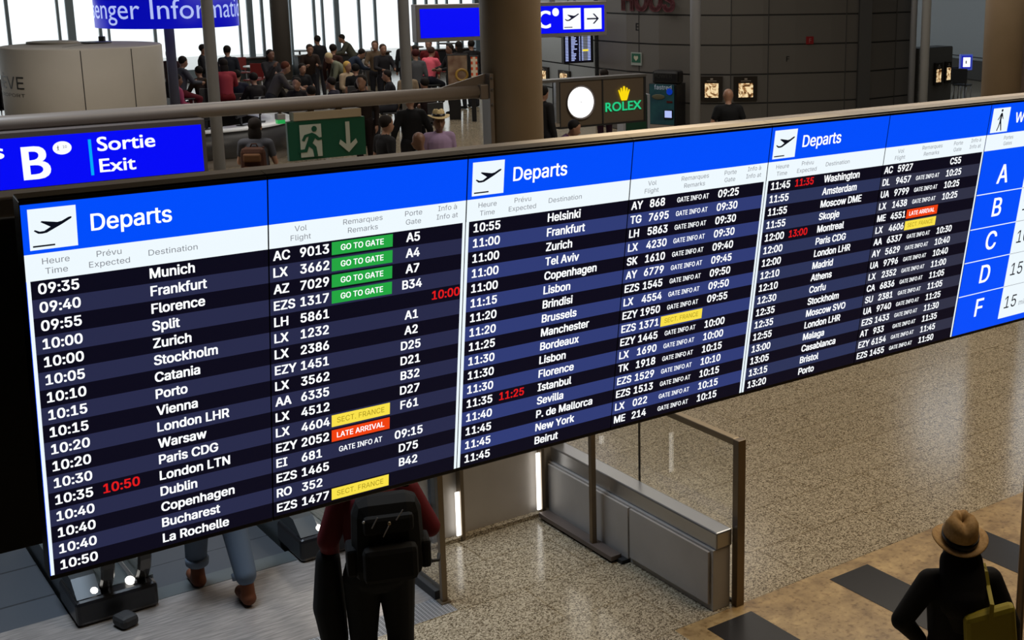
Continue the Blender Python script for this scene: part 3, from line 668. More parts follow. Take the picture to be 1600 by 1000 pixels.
# round information sign on its pole
P = flc(281, lev(78)); s_ = 78.0
R_ = 106.5 / s_; z0 = 4.5 - (37.5 + 48.6) / s_ - LV
root = thing('information_sign', 'round blue sign with white words Passenger Information above the info desk', 'sign', PT(P))
c = MB(); c.lathe([(R_, z0), (R_, z0 + 1.0), (R_ - .06, z0 + 1.0), (R_ - .06, z0), (R_, z0)], M['e_blue2'], seg=72, cap=False); c.build('ring', root, root.matrix_world.copy())
c = MB()
for k in range(4):
    t = k * math.pi / 2 + .4; c.tube([(0.1 * math.cos(t), .1 * math.sin(t), z0 + .9), ((R_ - .03) * math.cos(t), (R_ - .03) * math.sin(t), z0 + .9)], .025, M['grey'], 8)
c.build('spokes', root, root.matrix_world.copy()).name = 'spoke_frame'
p = MB(); view = math.atan2(P.x, P.y)
cap = 0.385
def wrap(x, y):
    th = x / R_; q = (R_ + .006)
    v = Vector((math.sin(th) * q, -math.cos(th) * q, y)); v.rotate(Matrix.Rotation(-view, 3, 'Z')); return v
tw = 2 * math.radians(96) * R_
p2 = MB()
for q_ in (p, p2): text(q_, 'Passenger Information', math.radians(-9) * R_, z0 + .19, cap, M['e_text2'], 1, .0, 0, 'C', 2.0 * math.radians(103) * R_, 1, wrap)
flush_text()
for q_, nm, sg in ((p, 'first_word', 1), (p2, 'second_word', -1)):
    kill = []
    for v in q_.bm.verts:
        u = v.co.copy(); u.rotate(Matrix.Rotation(view, 3, 'Z'))
        if (math.atan2(u.x, -u.y) - math.radians(-17)) * sg > 0: kill.append(v)
    bmesh.ops.delete(q_.bm, geom=kill, context='VERTS'); q_.build(nm, root, root.matrix_world.copy())

# ================================================================== LEFT BACKGROUND: drum kiosk, info desk
P = flc(150, lev(92)); s_ = 92.0; R_ = 118 / s_; zt = 4.5 - (66 + 48.6) / s_ - LV
root = thing('drum_kiosk', 'large cream round kiosk with dark letters EVE at its left', 'kiosk', PT(P))
c = MB(); c.lathe([(R_, 0), (R_, zt - .02), (R_ - .02, zt)], M['drum'], seg=96); c.build('drum', root, root.matrix_world.copy())
view = math.atan2(P.x, P.y)
c = MB()
for th in (-0.02, 0.62):
    v = Vector((math.sin(th) * R_, -math.cos(th) * R_, zt / 2)); v.rotate(Matrix.Rotation(-view, 3, 'Z')); c.box(v, (.012, .012, zt - .05), M['joint'])
v = Vector((-.35, .3, zt + .004)); v.rotate(Matrix.Rotation(-view, 3, 'Z'))
c.box((0.0, 0.1, zt + .001), (.012, 1.6, .004), M['joint']); c.build('seam', root, root.matrix_world.copy())
c = MB(); c.lathe([(.42, zt), (.42, zt + .03), (.38, zt + .035)], M['drum'], (-.75, .55, 0), 32); c.lathe([(.25, zt), (.25, zt + .025)], M['deskgrey'], (.0, .6, 0), 24); c.build('roof_hatch', root, root.matrix_world.copy())
c = MB(); c.box((-.05, .95, zt + .05), (.10, .08, .10), M['deskgrey'], bevel=.01); c.build('roof_camera', root, root.matrix_world.copy())
p = MB()
def wrap2(x, y):
    th = x / R_; q = R_ + .004
    v = Vector((math.sin(th) * q, -math.cos(th) * q, y)); v.rotate(Matrix.Rotation(-view, 3, 'Z')); return v
zc = 4.5 - (125 + 48.6) / (s_ * 1.03) - LV
text(p, 'GEN\u00c8VE', math.radians(-45) * R_ + .0, zc - .06, .20, M['ink'], .9, 0, 0, 'R', 1.45, 0, wrap2)
pb = MB(); text(pb, 'A\u00c9ROPORT', math.radians(-45) * R_, zc - .19, .055, M['ink'], .9, 0, 0, 'R', .9, 0, wrap2)
flush_text(); p.build('lettering', root, root.matrix_world.copy()); pb.build('small_lettering', root, root.matrix_world.copy())

P = flc(281, lev(78)); root = thing('information_desk', 'round dark information desk with white top under the blue ring sign', 'desk', PT(P))
Rd = 2.25
c = MB(); c.lathe([(Rd - .04, .17), (Rd, .20), (Rd, .69), (Rd - .05, .69), (Rd - .05, .17), (Rd - .04, .17)], M['deskgrey'], seg=72, cap=False); c.build('front', root, root.matrix_world.copy())
c = MB(); c.lathe([(Rd + .03, .695), (Rd + .03, .73), (Rd - .62, .73), (Rd - .62, .695), (Rd + .03, .695)], M['counter'], seg=72, cap=False); c.build('worktop', root, root.matrix_world.copy())
c = MB(); c.lathe([(Rd - .06, 0), (Rd - .06, .17), (Rd - .3, .17), (Rd - .3, 0), (Rd - .06, 0)], M['plinth'], seg=72, cap=False); c.build('plinth', root, root.matrix_world.copy())
toc = math.atan2(-P.x, -P.y)
for i, (deg, lab) in enumerate(((38, 'dark monitor on the information desk, near the grey pole'), (58, 'dark monitor on the information desk, behind the backpacker'), (14, 'dark monitor on the information desk, hidden mostly by the blue exit sign'))):
    th = math.radians(deg); v = Vector((math.sin(th) * (Rd - .42), -math.cos(th) * (Rd - .42), .73)); v.rotate(Matrix.Rotation(-view, 3, 'Z'))
    mr = thing('monitor', lab, 'monitor', PT(P + v, math.radians(deg) - view + .4), 'monitors on the information desk')
    c = MB(); c.box((0, 0, .33), (.52, .04, .32), M['black'], bevel=.008); c.build('screen', mr, mr.matrix_world.copy())
    c = MB(); c.box((0, .02, .1), (.05, .03, .2), M['black']).box((0, 0, .01), (.22, .16, .02), M['black'], bevel=.004); c.build('stand', mr, mr.matrix_world.copy())

# ================================================================== CLOCK BOX, WALL ITEMS
kb = ab(flc(940, lev(84)))[1]
aL, zT = inb(874.5, 127, kb); aR, zT2 = inb(1007, 119.5, kb); _, zB = inb(1007, 187.5, kb)
zT = zT2; hh = zT - zB
root = sign_root('clock_sign', 'brown sign box with round white clock, gold crown and green letters', 'sign', kb, aR, zB)
f = MB(); f.box2((aL - aR, .01, 0), (0, .20, hh), M['brown'], .004); f.build('box', root, root.matrix_world.copy())
f = MB(); sx = (aL - aR)
f.box2((sx - .03, -.006, -.03), (sx + .005, .21, hh), M['blackmat']).box2((-.02, -.006, -.03), (.03, .21, hh), M['blackmat']).box2((sx, -.006, -.03), (0, .21, 0), M['blackmat']).box2((sx * .515, -.003, 0), (sx * .515 + .03, .02, hh), M['blackmat'])
f.build('frame', root, root.matrix_world.copy())
f = MB(); f.box2((sx - 1.3, -.02, hh), (.03, .22, hh + .05), M['steel']).box2((sx - 1.3, -.02, .02), (sx - .03, .06, .10), M['plinth']).box2((sx - .10, -.02, .08), (sx - .03, .06, hh), M['steel']).box2((sx - .9, -.02, LV - zB), (sx - .8, .06, hh), M['steel']); f.box2((sx - .9, .10, LV - zB), (sx - .8, .18, hh), M['steel']); f.build('rail', root, root.matrix_world.copy())
f = MB(); cx, cy = at_sign(907.5, 160, kb, aR, zB)
f.lathe([(.325, 0), (.325, .035), (.31, .04), (.30, .02), (.30, 0)], M['signframedark'], (cx, .01, cy), 48, False, Matrix.Rotation(math.pi / 2, 3, 'X')); f.build('clock_rim', root, root.matrix_world.copy())
f = MB(); f.lathe([(.285, 0), (.285, .02)], M['clock'], (cx, .012, cy), 48, True, Matrix.Rotation(math.pi / 2, 3, 'X')); f.build('clock_face', root, root.matrix_world.copy())
f = MB(); f.box((cx - .0, -.012, cy + .005), (.05, .004, .006), M['signframe']); f.box((cx, -.012, cy), (.008, .004, .02), M['signframe']); f.build('clock_hand', root, root.matrix_world.copy())
p = MB(); A3 = (kb, aR, zB)
CROWN = [(.28, 0), (.72, 0), (.78, .12), (1.0, .72), (.93, .78), (.80, .48), (.80, .88), (.71, .90), (.64, .52), (.56, 1.0), (.44, 1.0), (.36, .52), (.29, .90), (.20, .88), (.20, .48), (.07, .78), (0, .72), (.22, .12)]
x0, y0 = at_sign(965.5, 157.5, *A3); x1, y1 = at_sign(983, 135, *A3); y1 = y0 + (y1 - y0)
p.poly([(x0 + u * (x1 - x0), y0 + v * .27, .012) for u, v in CROWN], M['gold'], (0, 0, .012)); FL = [(p, root, 0.0, 'crown_emblem')]
p = MB(); stext(p, 'ROLEX', 945.5, 174.5, 1001, 160.5, M['teal'], *A3, bold=.025, z=.02); FL.append((p, root, 0.0, 'lettering'))
flush_text()
for p, root, y, n in FL: p.build(n, root, FACE(root, y))

def wall_frame(x, run, y, off=0.03):
    """frame on a wall run: returns matrix with x along the wall, z up, -y to the viewer at the point under image (x, y)"""
    P, t = along(run, x)
    lam = CAM + ray(x, y) * 1.0
    d = ray(x, y); k = Vector((P.x, P.y)).length / Vector((d.x, d.y)).length
    z = CZ + d.z * k
    n = Vector((t.y, -t.x, 0)); P = P + n * off
    return Matrix(((t.x, -n.x, 0, P.x), (t.y, -n.y, 0, P.y), (0, 0, 1, z), (0, 0, 0, 1))), Vector((P.x, P.y, z)), k
def wsize(run, x0, x1, y0, y1):
    A, _ = along(run, x0); B, _ = along(run, x1); m, P, k = wall_frame((x0 + x1) / 2, run, y0); m2, P2, _ = wall_frame((x0 + x1) / 2, run, y1)
    return (B - A).length, P.z - P2.z
def art_mat(seed):
    m = mat('backlit print', (0.1, 0.06, 0.03), 0.4); N, L, p = nodes(m)
    tc = N.new('ShaderNodeTexCoord'); mp = N.new('ShaderNodeMapping'); mp.inputs['Location'].default_value = (seed * 3.1, seed, seed * 1.7)
    nz = N.new('ShaderNodeTexNoise'); nz.inputs['Scale'].default_value = 5.5; nz.inputs['Detail'].default_value = 3; nz.inputs['Distortion'].default_value = 2.5
    cr = N.new('ShaderNodeValToRGB'); e = cr.color_ramp; e.elements[0].position = .36; e.elements[0].color = (0.03, 0.012, 0.003, 1); e.elements[1].position = .56; e.elements[1].color = (1.0, 0.78, 0.45, 1); k = e.elements.new(.45); k.color = (0.35, 0.16, 0.05, 1)
    L.new(tc.outputs['Object'], mp.inputs[0]); L.new(mp.outputs[0], nz.inputs['Vector']); L.new(nz.outputs[0], cr.inputs[0]); L.new(cr.outputs[0], p.inputs['Emission Color']); p.inputs['Emission Strength'].default_value = 0.9
    return m
blackbrown = mat('black brown frame', (0.012, 0.008, 0.005), 0.4)
for i, (run, x0, x1, y0, y1, lab) in enumerate((
    (WC, 1094.5, 1128, 119, 157.5, 'lit framed picture left of the man in the black t-shirt'), (WC, 1144.5, 1180, 119, 157, 'lit framed picture right of the man in the black t-shirt'),
    (WP, 1450, 1461, 98, 133, 'lit picture on the short wall at far right, nearer the poles'), (WP, 1466, 1475, 96, 129, 'lit picture on the short wall at far right, nearer the beige column'),
    (WL, 849, 863, 104, 126, 'lit picture on the angled wall above the clock sign, beside the column'), (WL, 879, 896, 110, 126, 'lit picture on the angled wall under the small flight monitor'))):
    wd, ht = wsize(run, x0, x1, y0, y1); mw, P, _ = wall_frame((x0 + x1) / 2, run, (y0 + y1) / 2, 0.005)
    root = thing('wall_picture', lab, 'picture', mw, 'backlit pictures on the walls')
    f = MB(); f.box2((-wd / 2, -.06, -ht / 2), (wd / 2, 0, ht / 2), blackbrown, .004); f.build('frame', root, mw.copy())
    f = MB(); f.box2((-wd * .31, -.068, -ht * .36), (wd * .31, -.061, ht * .22), art_mat(i + 1)); f.build('print', root, mw.copy())
    f = MB(); f.box2((-wd * .22, -.066, ht * .30), (wd * .22, -.061, ht * .325), M['plinth']).box2((-wd * .06, -.066, ht * .36), (wd * .06, -.061, ht * .42), M['plinth']); f.build('caption', root, mw.copy())
def wall_sign(name, lab, cat, run, x0, x1, y0, y1, face, glyph=None, gm=None, frame=None, depth=.03):
    wd, ht = wsize(run, x0, x1, y0, y1); mw, P, _ = wall_frame((x0 + x1) / 2, run, (y0 + y1) / 2, 0.004)
    root = thing(name, lab, cat, mw); f = MB(); f.box2((-wd / 2, -depth, -ht / 2), (wd / 2, 0, ht / 2), face, .003); f.build('plate', root, mw.copy())
    if glyph:
        p = MB(); text(p, glyph, 0, -ht * .28, ht * .56, gm, 1, .02, .004, 'C', None, 1); flush_text(); p.build('lettering', root, FACE(root, -depth))
    return root, mw, wd, ht
wall_sign('fire_sign', 'small red square sign with letter F on the curved wall', 'sign', WC, 1254, 1265, 57, 69, mat('fire red', (0.20, 0.008, 0.012), 0.4), 'F', mat('pink ink', (0.5, 0.2, 0.2), .5))
root, mw, wd, ht = wall_sign('defibrillator_sign', 'small green square sign with pale border on the curved wall', 'sign', WC, 989, 1005, 82, 102, mat('pale border', (0.26, 0.30, 0.28), 0.5))
p = MB(); p.box2((-wd * .42, -.034, -ht * .28), (wd * .42, -.031, ht * .42), mat('dark green', (0.008, 0.09, 0.05), .5)); p.build('green_field', root, mw.copy())
p = MB(); p.poly([(x * wd, -.038, z * ht) for x, z in ((0, -.16), (.2, .05), (.2, .2), (.1, .26), (0, .18), (-.1, .26), (-.2, .2), (-.2, .05))], M['x_pic'], (0, .003, 0)); p.build('heart', root, mw.copy())
for ch, x, y, h, lab in (('F', 1227, 92, 8, 'small dark letter F painted on the curved wall'), ('E', 998, 42, 11, 'small dark letter E painted on the curved wall below the red letters')):
    mw, P, k = wall_frame(x, WC, y, .004); root = thing('wall_letter', lab, 'lettering', mw); sc = 1 / (CF / (P - CAM).dot(CW))
    p = MB(); text(p, ch, 0, -h * sc / 2, h * sc, M['ink'], 1, .02, 0, 'C'); flush_text()
    p.build('lettering', root, FACE(root, 0))
# red letters HOOS
mw, P, k = wall_frame(1015, WC, 16.5, .03); sc = (P - CAM).dot(CW) / CF
root = thing('wall_lettering', 'large dark red letters high on the curved wall, cut by the picture top', 'lettering', mw)
p = MB(); text(p, 'HOOS', 0, 0, 34 * sc, M['red'], 1, .035, 0, 'C', 108 * sc); flush_text()
geo = p.bm.faces[:]; r = bmesh.ops.extrude_face_region(p.bm, geom=geo); bmesh.ops.translate(p.bm, verts=[g for g in r['geom'] if isinstance(g, bmesh.types.BMVert)], vec=(0, 0, .015))
p.build('letters', root, FACE(root, 0))

# small flight monitor hanging behind the gate sign
mb_ = ab(flc(904, lev(66)))[1]; aL, zT = inb(881, 55, mb_); aR, _ = inb(924, 55, mb_); _, zB = inb(924, 97.5, mb_); zT = zB + (aR - aL) * 1.30
root = sign_root('flight_monitor', 'small distant flight screen hanging below the letter C sign', 'screen', mb_, aR, zB)
wd, ht = aR - aL, zT - zB
f = MB(); f.box2((-wd, .01, 0), (.06, .12, ht), M['black'], .005).box2((-wd * .6, .05, ht), (-wd * .5, .1, 8.999 - zB), M['grey']); f.build('housing', root, root.matrix_world.copy())
p = MB(); quad(p, -wd + .02, .03, -.01, ht - .02, M['s_dark'])
rnd = random.Random(3)
for r in range(24):
    y = .06 + r * (ht - .12) / 24; h = .022
    for x0, x1 in ((.04, .12), (.2, .2 + .06 + .12 * rnd.random()), (.42, .45), (.49, .54)): quad(p, -wd + x0 * wd * 1.3, y, -wd + x1 * wd * 1.3, y + h, M['e_text2'], .001)
    if r in (6, 19): quad(p, -wd + .58 * wd * 1.15, y - .01, -wd + .77 * wd * 1.15, y + h + .012, M['s_yel'], .002)
    else: quad(p, -wd + .60 * wd * 1.15, y, -wd + .74 * wd * 1.15, y + h, M['s_head'], .001)
    quad(p, -wd + .78 * wd * 1.1, y, -wd + .88 * wd * 1.1, y + h, M['e_text2'], .001)
p.build('screen', root, FACE(root, .005))

# vending kiosk with blue front
P, t = along(WC, 1053); n = Vector((t.y, -t.x, 0)); P = P + n * .62; sc = (P - CAM).dot(CW) / CF
wd = 47 * sc; root = thing('vending_kiosk', 'tall kiosk with blue green advert front and small lit screen by the curved wall', 'kiosk', Matrix(((t.x, -n.x, 0, P.x), (t.y, -n.y, 0, P.y), (0, 0, 1, LV), (0, 0, 0, 1))))
mw = root.matrix_world.copy()
d = ray(1053, 131); k = Vector((P.x, P.y)).length / Vector((d.x, d.y)).length; zk = CZ + d.z * k - LV; zs = lambda y: CZ + ray(1053, y).z * k - LV
kblue = noisy('kiosk advert', (0.012, 0.055, 0.085), (0.02, 0.10, 0.12), 3, .4)
f = MB(); f.box2((-wd / 2, 0.0, 0), (wd / 2, .5, zk), M['black'], .01); f.build('cabinet', root, mw)
f = MB(); f.box2((-wd / 2 + .02, -.012, zs(196)), (wd / 2 - .06, -.001, zk - .01), kblue); f.build('advert_panel', root, mw)
f = MB(); f.box2((-wd / 2 + .02, -.012, .03), (wd / 2 - .06, -.001, zs(196) - .01), M['plinth']); f.build('lower_panel', root, mw)
f = MB(); f.box2((-wd / 2 + .07, .0, zk), (wd / 2 + .03, .35, zs(110)), M['black'], .06); f.build('header', root, mw)
f = MB(); x = wd / 2 - .28; f.box2((x - .02, -.03, zs(187)), (x + .20, -.013, zs(172)), M['black'], .004); f.build('screen_bezel', root, mw)
f = MB(); f.box2((x, -.036, zs(184.5)), (x + .17, -.031, zs(173.5)), M['e_text2']); f.build('lit_screen', root, mw)
p = MB(); text(p, 'fastred', -wd / 2 + .14, zs(140), .10, M['s_head'], .95, 0, 0); p3 = MB(); text(p3, 'POWER', -wd / 2 + .12, zs(121.5), .085, mat('grey ink', (.06, .06, .06), .5), 1.1, .01, -.013); flush_text(); p.build('lettering', root, FACE(root, -.016)); p3.build('header_lettering', root, FACE(root, -.016))
f = MB(); f.ball((wd / 2 - .17, -.02, zs(143)), (.075, .01, .075), glow('blue badge', srgb(10, 60, 190), .6)).box2((wd / 2 - .24, -.02, zs(161)), (wd / 2 - .10, -.013, zs(158)), M['red']).ball((-.10, -.02, zs(152)), (.16, .008, .06), mat('advert car', (.10, .10, .06), .5)); f.build('advert_picture', root, mw)

# lit blue bordered sign beside the right column
P = flc(1507, 158); sc = (P - CAM).dot(CW) / CF
root = thing('lit_sign', 'small lit sign with blue border and white centre by the right column', 'sign', PT(P, .12))
z0 = CZ - (106 + 48.6) * sc * 1.0 - LV; h_ = 24 * sc; w_ = 20 * sc
f = MB(); f.box2((-w_ / 2, 0, z0), (w_ / 2, .1, z0 + h_), mat('sign housing blue', (.10, .14, .35), .4, 0, srgb(60, 80, 180), .6), .01); f.build('housing', root, root.matrix_world.copy())
f = MB(); f.box2((-w_ * .38, -.01, z0 + h_ * .12), (w_ * .38, -.001, z0 + h_ * .9), M['e_blue2']); f.build('border', root, root.matrix_world.copy())
f = MB(); f.box2((-w_ * .28, -.02, z0 + h_ * .2), (w_ * .30, -.011, z0 + h_ * .82), M['e_white']); f.box2((-w_ * .08, -.024, z0 + h_ * .42), (0, -.021, z0 + h_ * .6), M['e_inkd']); f.build('lit_face', root, root.matrix_world.copy())
f = MB(); f.box2((-.03, .02, 0), (.03, .08, z0), M['grey']); f.box2((-.2, -.1, 0), (.2, .2, .03), M['grey']); f.build('post', root, root.matrix_world.copy())

# ================================================================== ENCLOSURE, BALUSTRADE, LIGHT STRIPS
# low clad wall with coping and its glass
la, lb0, lb1 = 5.40, 6.40, 8.56
root = thing('low_wall', 'low grey metal clad wall with shiny coping under the glass screen', 'wall', AT(la, lb0, 0)); mw = root.matrix_world.copy(); L_ = lb1 - lb0
f = MB(); f.box2((-.02, 0, 0), (.14, L_, .47), M['panelgrey'], .004); f.build('body', root, mw)
f = MB(); f.box2((.0, -.01, .471), (.15, L_, .60), M['steel'], .012); f.build('coping', root, mw)
f = MB(); f.box2((-.042, .03, .05), (-.021, .98, .455), M['panelgrey'], .003).box2((-.042, 1.0, .03), (-.021, L_ - .02, .455), M['panelgrey'], .003); f.build('cladding_panel', root, mw)
f = MB(); f.box2((-.16, 1.06, .02), (-.06, L_ - .05, .06), M['signframedark'], .004).box2((-.10, 1.0, 0), (-.03, L_, .03), M['blackmat']); f.build('bumper_bar', root, mw)
root = thing('glass_screen', 'clear glass screen with bronze rail and end post standing beside the low wall', 'balustrade', AT(la + .19, lb0 - .03, 0)); mw = root.matrix_world.copy()
gt = 1.27
f = MB(); f.box2((-.035, -.03, 0), (.035, .03, gt), M['postbrown'], .003); f.build('post', root, mw)
f = MB(); f.box2((-.03, .032, gt - .05), (.03, 3.6, gt), M['bronze'], .006); f.build('rail', root, mw)
f = MB(); f.box2((-.006, .031, .02), (.006, 1.18, gt - .051), M['glass']).box2((-.006, 1.19, .02), (.006, 3.6, gt - .051), M['glass']); f.build('pane', root, mw)
f = MB(); f.box2((-.012, .04, 0), (.012, 3.6, .018), M['blackmat']); f.build('channel', root, mw)
f = MB(); f.box2((-.008, 1.181, .02), (.008, 1.189, gt - .051), M['blackmat']); f.build('joint_strip', root, mw)
# rear grey wall of the landing recess
root = thing('recess_wall', 'grey panelled partition behind the two white light strips', 'wall', AT(3.95, 8.60, 0)); mw = root.matrix_world.copy()
f = MB(); f.box2((-.02, 0, 0), (1.62, .12, 1.38), M['panelgrey'], .004); f.build('panel', root, mw)
f = MB()
for x in (.33, .45, .58): f.box2((x, -.004, .03), (x + .008, .0, 1.36), M['joint'])
f.build('seam', root, mw)
f = MB(); f.box2((.34, -.03, .02), (.44, -.005, 1.36), M['deskgrey']); f.build('dark_upright', root, mw)
f = MB(); f.box2((-.02, -.06, 0), (1.5, 0.0, .035), M['granite'], .003); f.build('sill', root, mw)
for x0, y0, x1, y1, lab in ((711, 767, 716, 843, 'white vertical light strip on the partition, left one'), (838, 706, 840, 795, 'white vertical light strip at the partition corner, right one')):
    (a0, z0), (a1, z1) = inb((x0 + x1) / 2, y0, 8.57), inb((x0 + x1) / 2, y1, 8.57)
    root = thing('light_strip', lab, 'light', AT((a0 + a1) / 2, 8.555, z1 if z1 > .05 else .05), 'white light strips on the partition'); mw = root.matrix_world.copy()
    zb = root.location.z; zt_ = max(z0, 1.0) + .0
    f = MB(); f.box2((-.018, -.02, 0), (.018, 0.0, z0 - zb), M['led'], .004); f.build('tube', root, mw)
    f = MB(); f.box2((.02, -.03, -.04), (.05, .04, 1.3 - zb), M['postbrown']); f.build('mounting_bar', root, mw)
# front posts
for a_, b_, h_, lab in ((3.93, 7.72, 1.28, 'bronze post beside the man with the backpack'), (5.28, 7.76, 1.28, 'slim bronze post in front of the low wall')):
    root = thing('balustrade_post', lab, 'post', AT(a_, b_, 0), 'bronze posts of the recess'); mw = root.matrix_world.copy()
    f = MB(); f.box2((-.022, -.02, 0), (.022, .02, h_), M['postbrown'], .003); f.build('post', root, mw)
    f = MB(); f.box2((-.04, -.04, 0), (.04, .04, .012), M['postbrown']); f.build('foot_plate', root, mw)
root = thing('side_screen', 'low dark kerb and glass running back from the bronze post', 'balustrade', AT(3.93, 7.76, 0)); mw = root.matrix_world.copy()
f = MB(); f.box2((-.04, 0.02, 0), (.04, .80, .07), M['blackmat'], .004); f.build('kerb', root, mw)
f = MB(); f.box2((-.006, .02, .071), (.006, .80, 1.22), M['glass']); f.build('pane', root, mw)
f = MB(); f.box2((-.025, .0, 1.221), (.025, .82, 1.27), M['bronze'], .005); f.build('rail', root, mw)

# ================================================================== ESCALATOR
root = thing('escalator', 'escalator going down with black handrails and a metal deck behind the board', 'escalator', AT(0, 9.0, 0)); mw = root.matrix_world.copy()
SL = math.tan(math.radians(30)); FLAT = 1.3; END = 4.3
def zdrop(b): return 0 if b < FLAT else -(b - FLAT) * SL
f = MB()
prev = 0.22
for i in range(10):
    b0_ = .22 + i * .40
    z_ = zdrop(b0_ - .2)
    if z_ < -4.6: break
    f.box2((2.33, b0_, z_ - .3), (3.33, b0_ + .395, z_ - .004), M['stepm'])
f.build('step_band', root, mw)
f = MB(); f.box2((2.30, .03, -.05), (3.35, .22, .004), M['deckm']); f.build('comb_plate', root, mw)
def run(z, b0=0.0, b1=END, drop=True):
    return [(b0, z)] + [(b_, z + zdrop(b_)) for b_ in (FLAT, FLAT + .2, b1) if b_ > b0]
def strip(f, a0, a1, b0, z0, z1, m, b1=END):       # block following the incline, from z0 to z1 above the tread line
    f.poly([(a0, b, z) for b, z in ((b0, z0), (FLAT, z0), (b1, z0 + zdrop(b1)), (b1, z1 + zdrop(b1)), (FLAT, z1), (b0, z1))], m, (a1 - a0, 0, 0))
for nm, a0, a1, rails in (('left', 1.74, 2.28, (1.95, 2.20)), ('right', 3.37, 3.90, (3.62,))):
    f = MB(); strip(f, a0, a1, .06, -.25, .20, M['deckm']); f.build('deck', root, mw)
    f = MB(); f.box2((a0 - .02, -.06, 0.002), (a1 + (.0 if nm == 'left' else .02), .45, .19), M['black'], .03); f.build('newel_box', root, mw)
    f = MB(); f.poly([(a0 + .0, b, z) for b, z in ((-.02, .195), (.5, .195), (.5, .30), (.12, .30))], M['slant'], (.16, 0, 0)); f.build('slanted_cover', root, mw)
    for ra in rails:
        c0, zc_, rr = .27, .50, .36
        pts = [(ra, c0, zc_ - rr)]
        for k in range(1, 13):
            t = -math.pi / 2 - math.pi * k / 12; pts.append((ra, c0 + rr * math.cos(t), zc_ + rr * math.sin(t)))
        pts += [(ra, FLAT, zc_ + rr), (ra, FLAT + .3, zc_ + rr - .12), (ra, END, zc_ + rr + zdrop(END))]
        f = MB(); f.sweep(pts, [(-.042, -.02), (.042, -.02), (.045, .0), (.035, .022), (-.035, .022), (-.045, .0)], M['rubber'], True, Vector((1, 0, 0)) if False else Vector((0, 0, 1))) if False else None
        rings = []
        f = MB(); sect = [(-.044, -.018), (.044, -.018), (.047, .004), (.034, .022), (-.034, .022), (-.047, .004)]
        V = [Vector(p) for p in pts]
        for i, p in enumerate(V):
            t = (V[min(i + 1, len(V) - 1)] - V[max(i - 1, 0)]).normalized(); e1 = Vector((1, 0, 0)); e2 = t.cross(e1).normalized()
            rings.append([f.bm.verts.new(p + e1 * x + e2 * -y) for x, y in sect])
        fs = []
        for A_, B_ in zip(rings, rings[1:]):
            for i in range(6): fs.append(f.bm.faces.new((A_[i], A_[(i + 1) % 6], B_[(i + 1) % 6], B_[i])))
        fs += [f.bm.faces.new(rings[0]), f.bm.faces.new(list(reversed(rings[-1])))]
        f._tag(fs, M['rubber']); f.build('handrail', root, mw)
        f = MB(); g = [(c0 - rr * .9, .20)] + [(c0 - rr * .92 * math.sin(t), zc_ + rr * .92 * math.cos(t)) for t in (1.2, .8, .4, 0)] + [(FLAT, zc_ + rr * .92), (END, zc_ + rr * .92 + zdrop(END)), (END, .2 + zdrop(END)), (FLAT, .2)]
        f.poly([(ra - .006, b, z) for b, z in g], M['glass'], (.012, 0, 0)); f.build('glass_panel', root, mw)
        f = MB(); f.ball((ra - .085, .04, .21), (.034, .05, .028), M['led'], 12, 8); f.build('guide_light', root, mw)
        f = MB(); f.box2((ra - .075, .0, .19), (ra - .045, .5, .215), M['steel'], .004); f.build('skirt_strip', root, mw)
f = MB(); f.ball((2.06, 1.0, .215), (.05, .09, .02), glow('green lamp', srgb(40, 230, 110), 1.2), 12, 8); f.build('green_signal', root, mw)
P = fl(197, 977); root = thing('floor_wedge', 'small black rounded block on the metal landing plate', 'block', PT(P, YAW + .3)); c = MB(); c.box((0, 0, .045), (.13, .15, .09), M['blackmat'], bevel=.03); c.build('body', root, root.matrix_world.copy())

